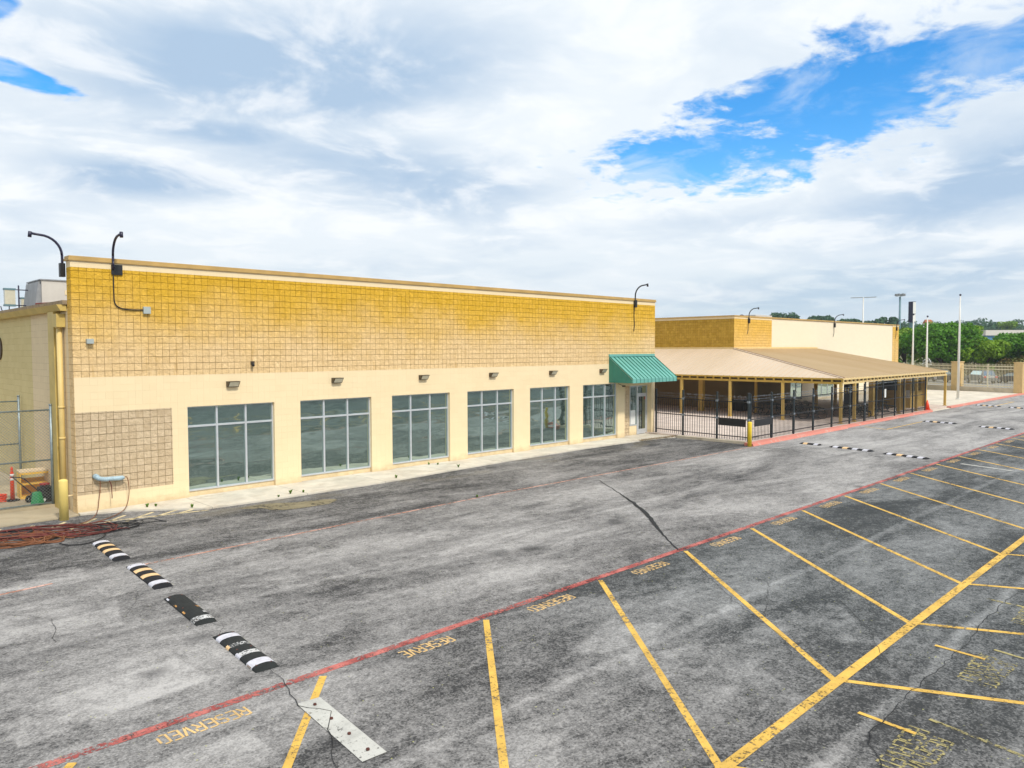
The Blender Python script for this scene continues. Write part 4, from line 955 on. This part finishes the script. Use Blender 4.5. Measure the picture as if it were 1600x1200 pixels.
# fascia, purlin ends and beams
mb = MB(); mb.box(EX0-.04, EX0+.02, EY, 26, EZ-.10, EZ-.002); mb.box(EX0+.02, EX0+.10, EY+.1, 26, EZ-.36, EZ-.23)
y = EY+.05
while y < 26: mb.box(EX0-.02, EX0+.08, y-.05, y+.05, EZ-.23, EZ-.10); y += .62
mb.build('left_fascia', 'beam_yellow', can); mb = MB(); mb.box(EX0+.11, EX0+.13, EY+.14, 26, EZ-.24, EZ-.06); mb.build('slit_shade_strip', 'dark_trim', can)  # dark strip added behind the slits so the gaps look shaded
mb = MB(); mb.box(EX0-.04, EX1, EY-.04, EY-.001, EZ-.10, EZ-.002); mb.box(EX0+.02, EX1, EY+.02, EY+.10, EZ-.36, EZ-.23)
x = EX0+.05
while x < EX1: mb.box(x-.05, x+.05, EY-.02, EY+.08, EZ-.23, EZ-.10); x += .62
mb.build('front_fascia', 'fascia_light', can); mb = MB(); mb.box(EX0+.10, EX1, EY+.11, EY+.13, EZ-.24, EZ-.06); mb.build('slit_shade_strip', 'dark_trim', can)  # same added dark strip behind the front slits, standing for shade
mb = MB()
y = EY+.6
for k in range(24):
    if y < FY: mb.bar((EX0+(FX-EX0)*(y-EY)/(FY-EY)+.1, y, EZ+(RZ-EZ)*(y-EY)/(FY-EY)-.13), (EX1, y, EZ+(RZ-EZ)*(y-EY)/(FY-EY)-.13), .08, .12)
    y += 1.3
mb.build('purlins', 'soffit', can)
mb = MB(); mb.poly([(EX0+.15, 26, EZ-.09), (FX-.02, 26, EZ-.09), (FX-.02, EY+.15, EZ-.09), (EX0+.15, EY+.15, EZ-.09)][::-1])
mb = MB(); mb.box(52, 60.1, -1.9, -1.8, 2.4, 3.2); mb.build('inner_beam', 'soffit', can)
def post(x, y, w_, matn='yellow_post', h=2.5): mb = MB(); mb.box(x-w_/2, x+w_/2, y-w_/2, y+w_/2, .12, h); mb.box(x-w_/2-.05, x+w_/2+.05, y-w_/2-.05, y+w_/2+.05, .121, .15); mb.build('post', matn, can)
for y in (-5.5, -1.85, 1.84, 5.6, 9.4, 13.2): post(EX0+.06, y, .16)
for x in (41.7, 49.6, 53.2, 60.0): post(x, EY+.08, .16)
post(42.6, 5.7, .34, 'yellow_post', 3.1); post(43.9, 8.3, .16, 'yellow_post', 3.4); post(43.9, 2.1, .16, 'yellow_post', 3.4); post(46.0, -5.05, .30, 'yellow_post', 2.6); post(53.3, -4.6, .34, 'yellow_post', 2.7)
post(49.0, 0., .20, 'yellow_post', 3.5); post(55., 1., .20, 'yellow_post', 3.6)

# ticket booth under the canopy
t = thing('ticket_booth', 'small tan booth with dark windows under the right end of the canopy', 'booth', (56.9, -3.2, .12))
mb = MB(); mb.box(-1.4, 1.4, -1.25, 1.6, 0, 1.25); mb.box(-1.4, -1.15, -1.25, 1.6, 1.25, 2.5); mb.box(1.15, 1.4, -1.25, 1.6, 1.25, 2.5); mb.box(-1.15, 1.15, 1.35, 1.6, 1.25, 2.5); mb.box(-1.4, 1.4, -1.25, 1.6, 2.5, 2.75)
part('walls', mb, 'yellow_post', t); mb = MB(); mb.box(-.2, 0.0, -1.25, -1.1, 1.25, 2.5); part('mullion', mb, 'fascia_light', t)
mb = MB(); mb.box(-1.15, 1.15, -1.18, -1.16, 1.25, 2.5); part('front_window', mb, 'dark_glass', t)
mb = MB(); mb.box(-1.42, -1.40, -.9, 1.2, 1.3, 2.3); part('side_window', mb, 'dark_glass', t)
mb = MB(); mb.box(-1.43, -1.40, -1.2, -.92, .75, 1.35); part('notice', mb, 'sign_white', t)
mb = MB(); mb.box(1.4, 1.65, -1.5, -1.1, 0, 2.6); part('corner_pier', mb, 'yellow_post', t)
mb = MB(); mb.box(1.9, 2.6, -1.9, -1.88, 2.1, 2.3); part('hanging_sign', mb, 'sign_white', t)
t = thing('vending_machine', 'dark blue vending machine standing behind the tall gate', 'vending machine', (51.5, -1.6, .12), .1)
mb = MB(); mb.box(-.5, .5, -.4, .4, 0, 1.95); part('cabinet', mb, 'vending_blue', t, bevel=.03); mb = MB(); mb.box(-.52, -.5, -.05, .10, 1.2, 1.6); mb.box(-.52, -.5, .2, .3, 1.2, 1.6); mb.box(-.1, .05, -.42, -.4, 1.2, 1.6); part('label_strip', mb, 'bollard_bright', t)
t = thing('planter_bin', 'black square bin heaped with litter against the shaded wall', 'bin', (44.6, 3.6, .12))
mb = MB(); mb.hexa([(-.5, -.4, 0), (.5, -.4, 0), (.5, .4, 0), (-.5, .4, 0), (-.6, -.5, .85), (.6, -.5, .85), (.6, .5, .85), (-.6, .5, .85)]); part('tub', mb, 'black_metal', t)
mb = MB()
for k in range(14): x = R.uniform(-.45, .45); y = R.uniform(-.35, .35); mb.tube([(x, y, .8), (x+R.uniform(-.1, .1), y, .9+R.uniform(0, .22))], [.12, .05], 6)
part('litter', mb, 'bin_stuff', t)

# picnic tables
def picnic(loc, rz, label, L=1.9):
    t = thing('picnic_table', label, 'picnic table', loc, rz, 'picnic tables under the canopy')
    mb = MB(); mb.box(-L/2, L/2, -.38, .38, .72, .76); part('table_top', mb, 'table_green', t, bevel=.01)
    for s_ in (-1, 1):
        mb = MB(); mb.box(-L/2, L/2, s_*.72-.13, s_*.72+.13, .43, .465); part('bench', mb, 'table_green', t, bevel=.008)
    for x in (-L/2+.3, L/2-.3):
        mb = MB(); mb.tube(smooth([(x, -.25, .71), (x, -.25, .35), (x, -.45, .04), (x, -.85, .03), (x, -.97, .2), (x, -.86, .40), (x, -.62, .42)], k=5), .026, 7)
        mb.tube(smooth([(x, .25, .71), (x, .25, .35), (x, .45, .04), (x, .85, .03), (x, .97, .2), (x, .86, .40), (x, .62, .42)], k=5), .026, 7); mb.bar((x, -.45, .05), (x, .45, .05), .05)
        mb.bar((x, -.3, .45), (x, .3, .45), .04); part('leg_frame', mb, 'table_green', t)
    return t
pt = picnic((43.0, .6, .12), .75, 'dark picnic table nearest the left edge of the canopy')
for (x, y, rz, l) in ((42.3, -2.4, .9, 'dark picnic table beside the front left canopy corner'), (45.4, -1.0, .7, 'dark picnic table behind the front left one'), (47.2, -3.9, .6, 'dark picnic table behind the tall gate with the paper sign'),
                      (50.6, -3.9, .75, 'dark picnic table behind the tall gate near the vending machine'), (47.8, 1.6, .8, 'dark picnic table in the shade by the rear wall'), (44.9, -4.2, .8, 'dark picnic table just inside the kerb fence'), (50.5, 2.2, .5, 'dark picnic table deepest in the shade under the canopy')):
    dup(pt, (x, y, .12), rz, l)
t = thing('traffic_cone', 'orange traffic cone at the end of the tall black gate', 'cone', (54.6, -5.9, .13)); mb = MB(); mb.tube([(0, 0, .03), (0, 0, .7)], [.19, .04], 14); part('cone', mb, 'orange_plastic', t); mb = MB(); mb.box(-.22, .22, -.22, .22, 0, .03); part('base', mb, 'orange_plastic', t)

# flagpoles
def flagpole(x, y, h, label):
    t = thing('flagpole', label, 'flagpole', (x, y, .1), 0, 'white flagpoles on the forecourt'); mb = MB(); mb.tube([(0, 0, 0), (0, 0, h*.6), (0, 0, h-.15)], [.11, .085, .045], 12); part('pole', mb, 'flagpole', t)
    mb = MB(); mb.tube([(0, 0, h-.15), (0, 0, h-.08), (0, 0, h), (0, 0, h+.05)], [.03, .09, .09, .02], 10); part('finial', mb, 'navy_metal', t); mb = MB(); mb.cyl((0, 0), .2, 0, .06, 14); part('foot', mb, 'flagpole', t)
flagpole(69.19, -4.07, 9.3, 'tallest white flagpole, standing nearest the red kerb'); flagpole(77.3, .95, 7.8, 'middle white flagpole, in front of the big tree'); flagpole(79.5, 2.95, 8.15, 'white flagpole nearest the far building, in front of the pylon sign')

# ------------------------------------------------------------------ far cream fence
P1 = Vector((85.5, .3)); P2 = Vector((83.3, -5.9)); P0 = P1+(P1-P2)*1.35
ff = thing('cream_picket_fence', 'tall cream metal fence with tan block pillars at the far end of the lot', 'fence', (P1.x, P1.y, 0))
dirn = (P2-P1).normalized(); nrm = Vector((-dirn.y, dirn.x))
def onl(s_, off=0.): v = P1+dirn*s_+nrm*off; return (v.x-P1.x, v.y-P1.y)
mb = MB(); a = onl(-9.5); b = onl(6.6); mb.bar((*a, .25), (*b, .25), .35, .62); part('base_wall', mb, 'base_stone', ff)
for s_ in (0, 6.6):
    mb = MB(); a = onl(s_-.42); b = onl(s_+.42); mb.bar((*a, 1.56), (*b, 1.56), .8, 3.12); mb.bar((*onl(s_-.47), 3.17), (*onl(s_+.47), 3.17), .9, .1); part('pillar', mb, 'pillar_tan', ff)
for s0, s1 in ((-9.5, -.42), (.42, 6.18)):
    mb = MB()
    for z in (.72, 2.45, 2.75): mb.bar((*onl(s0), z), (*onl(s1), z), .05, .07)
    n = int((s1-s0)/.15)
    for i in range(1, n): q = onl(s0+(s1-s0)*i/n); mb.tube([(*q, .6), (*q, 2.95), (*q, 3.02)], [.02, .02, .004], 4)
    for k in (.5,) if s1-s0 < 7 else (.33, .66): q = onl(s0+(s1-s0)*k); mb.bar((*q, .5), (*q, 3.0), .09)
    part('picket_panel', mb, 'fence_cream', ff)

# ------------------------------------------------------------------ beyond the fence: road, cars
mb = MB(); d = (P2-P1).normalized()
def sheet(name, s0, s1, o0, o1, z, matn):
    mb = MB(); c = []
    for s_, o_ in ((s0, o0), (s1, o0), (s1, o1), (s0, o1)): v = P1+dirn*s_+nrm*o_; c.append((v.x, v.y, z))
    mb.poly(c); struct(name, mb, matn)
sheet('road', -120, 160, 6, 30, -.02, 'road_grey'); sheet('roadside_path', -120, 160, 1.5, 4.5, -.02, 'walk')
def car(loc, rz, label, bodym, suv=True):
    t = thing('parked_car', label, 'car', loc, rz, 'cars parked beyond the cream fence'); H = 1.0 if suv else .85; T_ = 1.72 if suv else 1.42
    prof = [(-2.3, .35), (-2.35, .75), (-2.25, H), (-1.9 if suv else -1.4, H+.05), (-1.75 if suv else -.9, T_-.06), (-1.4 if suv else -.6, T_), (.3, T_), (.55, T_-.06), (1.15, H+.05), (2.2, H-.15), (2.35, .7), (2.3, .35)]
    mb = MB(); n = len(prof)
    def yw(z): return .9 if z <= H+.06 else .9-(z-H)*.28
    for i in range(n):
        a = prof[i]; b = prof[(i+1) % n]; mb.poly([(a[0], -yw(a[1]), a[1]), (b[0], -yw(b[1]), b[1]), (b[0], yw(b[1]), b[1]), (a[0], yw(a[1]), a[1])][::-1])
    for s_ in (-1, 1): q = [(a[0], s_*yw(a[1]), a[1]) for a in prof]; mb.poly(q if s_ < 0 else q[::-1])
    part('body', mb, bodym, t)
    for s_ in (-1, 1):
        mb = MB(); z0, z1 = H+.08, T_-.1
        mb.poly([(-1.7 if suv else -.85, s_*(yw(z0)+.012), z0), (1.0, s_*(yw(z0)+.012), z0), (.5, s_*(yw(z1)+.012), z1), (-1.6 if suv else -.6, s_*(yw(z1)+.012), z1)]); part('side_window', mb, 'car_glass', t)
    mb = MB(); mb.poly([(1.13, -.78, H+.08), (1.13, .78, H+.08), (.60, .66, T_-.1), (.60, -.66, T_-.1)]); part('windscreen', mb, 'car_glass', t)
    x = -1.93 if suv else -1.36; x2 = -1.80 if suv else -.95; mb = MB(); mb.poly([(x, -.74, H+.08), (x2, -.62, T_-.12), (x2, .62, T_-.12), (x, .74, H+.08)]); part('rear_window', mb, 'car_glass', t)
    for xx in (-1.45, 1.45):
        for s_ in (-1, 1):
            mb = MB(); mb.tube([(xx, s_*.72, .34), (xx, s_*.92, .34)], .34, 16); q = part('wheel', mb, 'tyre', t); mb = MB(); mb.tube([(xx, s_*.72, .34), (xx, s_*.935, .34)], .19, 12); h_ = mb.build('rim', 'aluminium_grey'); h_.parent = q
    for s_ in (-1, 1):
        mb = MB(); mb.box(-2.37, -2.27, s_*.72-.12, s_*.72+.12, .78, .98); part('tail_light', mb, 'tail_light', t); mb = MB(); mb.box(2.27, 2.36, s_*.65-.16, s_*.65+.16, .66, .80); part('headlight', mb, 'white_plastic', t)
cr_ = math.atan2(dirn.y, dirn.x)
car((108.5, 3.6, 0), cr_+math.pi-.5, 'grey sport utility car seen through the cream fence bars', 'car_grey'); car((110.5, .2, 0), cr_+math.pi+.1, 'dark car beside the grey one beyond the fence', 'car_dark', False)
car((106, 13.5, 0), cr_, 'red car beyond the fence left of the first pillar', 'car_red', False); car((104, 19.5, 0), cr_, 'white car beyond the fence nearest the far building', 'car_white'); car((109, 8.6, 0), cr_, 'dark van-like car right behind the first pillar', 'car_dark')

# ------------------------------------------------------------------ distant poles, sign, warehouse, house
t = thing('parking_light_pole', 'white light pole with two grey arms behind the far cream wall', 'light pole', (118.5, 22.6, 0)); mb = MB(); mb.tube([(0, 0, 0), (0, 0, 12.7)], [.16, .09], 10); part('pole', mb, 'flagpole', t)
for s_ in (-1, 1):
    mb = MB(); v = Vector((.7, -.7, 0))*s_; mb.bar(v*.15+Vector((0, 0, 12.75)), v*2.0+Vector((0, 0, 12.75+.06*s_)), .35, .10); part('lamp_arm', mb, 'hvac_dark', t)
t = thing('tall_mast', 'tall blue-grey steel mast with a lamp ring, right of the far building', 'mast', (165.6, 32.6, 0)); mb = MB(); mb.tube([(0, 0, 0), (0, 0, 15.6)], [.27, .19], 12); part('pole', mb, 'mast', t)
mb = MB()
for k in range(6): a = k*math.pi/3; mb.bar((0, 0, 15.8), (math.cos(a)*.8, math.sin(a)*.8, 15.8), .1); mb.box(math.cos(a)*.8-.2, math.cos(a)*.8+.2, math.sin(a)*.8-.2, math.sin(a)*.8+.2, 15.7, 16.2)
part('lamp_ring', mb, 'hvac_dark', t)
t = thing('pylon_sign', 'tall blank pylon sign, navy on one side and white on the other', 'sign', (156.4, 27.3, 0), -.35); mb = MB(); mb.box(-.35, .35, -.3, .3, 0, 9.9); part('pylon_post', mb, 'mast', t)
mb = MB(); mb.box(-.42, .42, -.5, .5, 9.8, 13.9); part('cabinet', mb, 'sign_navy', t)
mb = MB(); mb.box(-.40, .40, -.54, -.5, 9.9, 11.4); mb.box(-.40, .40, -.54, -.5, 11.5, 13.8); part('white_panel', mb, 'sign_white', t)
t = thing('warehouse', 'long low warehouse with pale roof and blue band far behind the trees', 'building', (297.2, 28, 0), -.80)
mb = MB(); mb.box(-28, -11.5, -10, 10, 0, 8.6); part('wall', mb, 'ware_blue', t); mb = MB(); mb.box(-28.5, -11.5, -10.5, 10.5, 8.6, 10.3); part('roof', mb, 'ware_roof', t); mb = MB(); mb.box(-11.5, 60, -10.6, 10.5, 0., 10.4); part('brick_wing', mb, 'ware_brick', t)
t = thing('distant_house', 'tiny white house with a reddish roof above the treetops', 'house', (213.5, 41.3, 0), -.8); mb = MB(); mb.box(-.8, .8, -.8, .8, 0, 11.2); part('wall', mb, 'sign_white', t); mb = MB(); mb.hexa([(-1, -1, 11.2), (1, -1, 11.2), (1, 1, 11.2), (-1, 1, 11.2), (-.8, -.1, 12.2), (.8, -.1, 12.2), (.8, .1, 12.2), (-.8, .1, 12.2)]); part('roof', mb, 'house_roof', t)

# ------------------------------------------------------------------ trees
def leaves(mb, blobs, n, size, Q, inner=.35):
    tot = sum(b[3]**2 for b in blobs)
    for (bx, by, bz, br, sq) in blobs:
        k = int(n*br*br/tot)
        for _ in range(k):
            u = Q.uniform(-1, 1); a = Q.uniform(0, 6.283); s_ = math.sqrt(1-u*u); rr = br*(1-inner*Q.random()**2+.12*(Q.random()**3))
            d = Vector((math.cos(a)*s_, math.sin(a)*s_, u)); c = Vector((bx+d.x*rr, by+d.y*rr, bz+d.z*rr*sq))
            nn = (d+Vector((Q.gauss(0, .6), Q.gauss(0, .6), Q.gauss(0, .6)+.25))).normalized(); e = nn.orthogonal().normalized(); f_ = nn.cross(e)
            th = Q.uniform(0, 6.28); e, f_ = e*math.cos(th)+f_*math.sin(th), f_*math.cos(th)-e*math.sin(th); sz = size*Q.uniform(.6, 1.3)
            mb.poly([c-e*sz*.5, c-f_*sz*.35, c+e*sz*.5, c+f_*sz*.35])
def tree(x, y, h, rad, label, matn, seed, n=9000, size=.42, group='trees beyond the cream fence', name='broadleaf_tree', low=.25):
    Q = random.Random(seed); t = thing(name, label, 'tree', (x, y, -.05), 0, group); blobs = []
    for k in range(26):
        a = Q.uniform(0, 6.28); rr = rad*math.sqrt(Q.random())*.80; zf = low+(1-low)*Q.random()**.8; env = math.sqrt(max(.08, 1-((zf-.5)/.62)**2)); br = rad*Q.uniform(.20, .34)
        blobs.append((math.cos(a)*rr*env, math.sin(a)*rr*env, min(h*zf, h-br*.8), br, .8))
    mb = MB(); leaves(mb, blobs, n, size, Q); part('crown', mb, matn, t)
    mb = MB(); mb.tube([(0, 0, 0), (.1, 0, h*.25), (0, .1, h*.5), (0, 0, h*.8)], [.28, .22, .15, .04], 8)
    for b in blobs[:9]: mb.tube([(0, 0, h*.3), (b[0]*.5, b[1]*.5, h*.3+(b[2]-h*.3)*.6), (b[0], b[1], b[2])], [.12, .07, .03], 5)
    part('trunk', mb, 'bark', t)
tree(122.5, 17.5, 7.9, 5.2, 'yellow-green tree just right of the far building end', 'leaf_light', 1)
tree(119.5, 11.5, 8.5, 6.2, 'largest dark green tree behind the flagpoles', 'leaf_green', 2, 14000)
tree(119.5, 6.0, 5.9, 3.6, 'low yellow-green tree right of the tallest flagpole', 'leaf_light', 3, 7000)
tree(124.5, 1.2, 6.9, 5.6, 'big dark green tree at the right edge of the photo', 'leaf_green', 4, 13000)
tree(129, 25.0, 7.4, 4.6, 'dark green tree half hidden by the far building', 'leaf_green', 5, 6000)
tree(133, 12.5, 8.4, 4.4, 'light green tree top showing behind the largest tree', 'leaf_light', 6, 6000)
tree(126, -8.5, 6.8, 5.0, 'green tree just outside the right edge of the photo', 'leaf_green', 7, 6000)
tree(333, 48, 14.8, 6.5, 'bright green tree rising above the warehouse roof at right', 'leaf_light', 8, 5000, .8, 'distant trees above the roofs')
for q_, (x, y, h, r_, l) in enumerate(((255, 101, 17.6, 7, 'leftmost tree clump showing above the far cream wall'), (275, 96, 16.8, 7, 'tree clump above the far wall between two lamp arms'), (230, 68, 13.6, 5, 'low tree clump left of the white light pole'), (248, 63, 14.6, 4.5, 'rounded dark tree just left of the tall mast'), (270, 80, 14.4, 7, 'flat tree clump right of the white light pole'))):
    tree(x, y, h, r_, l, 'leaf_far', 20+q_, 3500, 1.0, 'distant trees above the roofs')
# brushy undergrowth behind the fence and the far wood
Q = random.Random(5); mb = MB()
for k in range(80):
    s_ = Q.uniform(-26, 34); o_ = Q.uniform(30, 34); v = P1+dirn*s_+nrm*o_; blobs = [(v.x, v.y, Q.uniform(.6, 2.6), Q.uniform(1.2, 2.1), .9)]; leaves(mb, blobs, 520, .3, Q)
tag(mb.build('undergrowth', 'leaf_brush'), 'dry brown and green brush under the trees beyond the fence', 'undergrowth', kind='stuff')
mb = MB()
for k in range(620):
    a = Q.uniform(.62, 1.75); dd = Q.uniform(330, 470); x = -6+math.sin(a)*dd; y = -24+math.cos(a)*dd; base = 7.5+7*(dd-330)/140
    leaves(mb, [(x, y, base+Q.uniform(-1, 2.5), Q.uniform(3.5, 5.5), .75)], 190, 1.5, Q)
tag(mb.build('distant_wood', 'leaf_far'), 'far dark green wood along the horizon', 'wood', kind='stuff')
mb = MB(); N = 40
for i in range(N):
    a0 = -.6+3.*i/N; a1 = -.6+3.*(i+1)/N
    for (d0, z0), (d1, z1) in (((310, -.05), (420, 11.)), ((420, 11.), (560, 14.)), ((560, 14.), (900, 5.))):
        mb.poly([(-6+math.sin(a)*d_, -24+math.cos(a)*d_, z) for a, d_, z in ((a0, d0, z0), (a0, d1, z1), (a1, d1, z1), (a1, d0, z0))])
struct('hills', mb, 'ground')

# ------------------------------------------------------------------ weeds
def weed(x, y, s_, label):
    t = thing('weed', label, 'weed', (x, y, 0.0 if y < -2 else .05), 0, 'small weeds along the shopfront walk'); Q = random.Random(int(x*100)); mb = MB()
    for k in range(16):
        a = Q.uniform(0, 6.28); l = s_*.8*Q.uniform(.5, 1.); tip = Vector((math.cos(a)*l*.5, math.sin(a)*l*.5, l)); w_ = Vector((-math.sin(a), math.cos(a), 0))*.018
        mb.poly([Vector((0, 0, 0))-w_, tip*.6-w_*1.6, tip, tip*.6+w_*1.6, w_])
    part('leaves', mb, 'weed', t)
for x, y, s_, l in ((1.69, -.59, .16, 'left of the split block panel edge'), (1.91, -.66, .12, 'second from the left corner'), (2.6, -1.6, .14, 'at the start of the walk'), (5.16, -1.94, .10, 'below the first window'), (5.68, -1.73, .2, 'tall one right of the first window'), (6.08, -1.83, .12, 'between the first two windows'),
                    (9.83, -1.72, .16, 'brownish one below the second window'), (12.6, -.1, .14, 'against the wall under the third window'), (12.85, -.36, .12, 'right of the one under the third window'), (13.0, -1.45, .22, 'largest one, below the third window'), (9.67, -6.25, .12, 'on the orange line in the middle of the lot')):
    weed(x, y, s_, 'small green weed '+l)
mb = MB(); Q = random.Random(9)
for k in range(500):
    f_ = Q.random(); x = 25.0+2.9*f_; y = -1.45-.25*f_+Q.gauss(0, .07); a = Q.uniform(0, 6.28); l = Q.uniform(.03, .12); mb.poly([(x-.012, y, .05), (x+math.cos(a)*l, y+math.sin(a)*l, .05+l*.8), (x+.012, y, .05)])
tag(mb.build('dry_litter', 'dead_weed'), 'strip of dry leaves and weeds along the kerb below the green awning', 'leaf litter', kind='stuff')

# thin summer haze: far wood and distant roofs fade slightly
hm = bpy.data.materials.new('haze'); hm.use_nodes = True; ht = NT(hm.node_tree); ht.n.remove(ht.n['Principled BSDF'])
pv = ht.n.new('ShaderNodeVolumePrincipled'); pv.inputs['Color'].default_value = (.80, .88, .95, 1); pv.inputs['Density'].default_value = .0003; pv.inputs['Anisotropy'].default_value = .2
ht.l.new(pv.outputs[0], ht.n['Material Output'].inputs['Volume']); MATS['haze'] = hm
mb = MB(); mb.box(-300, 960, -350, 960, -1.2, 34); tag(mb.build('haze', 'haze'), 'thin pale haze over the distance', 'haze', kind='stuff')
# panes and leaves parented without offsets: fix children of parts that sit under offset empties
bpy.context.view_layer.update()
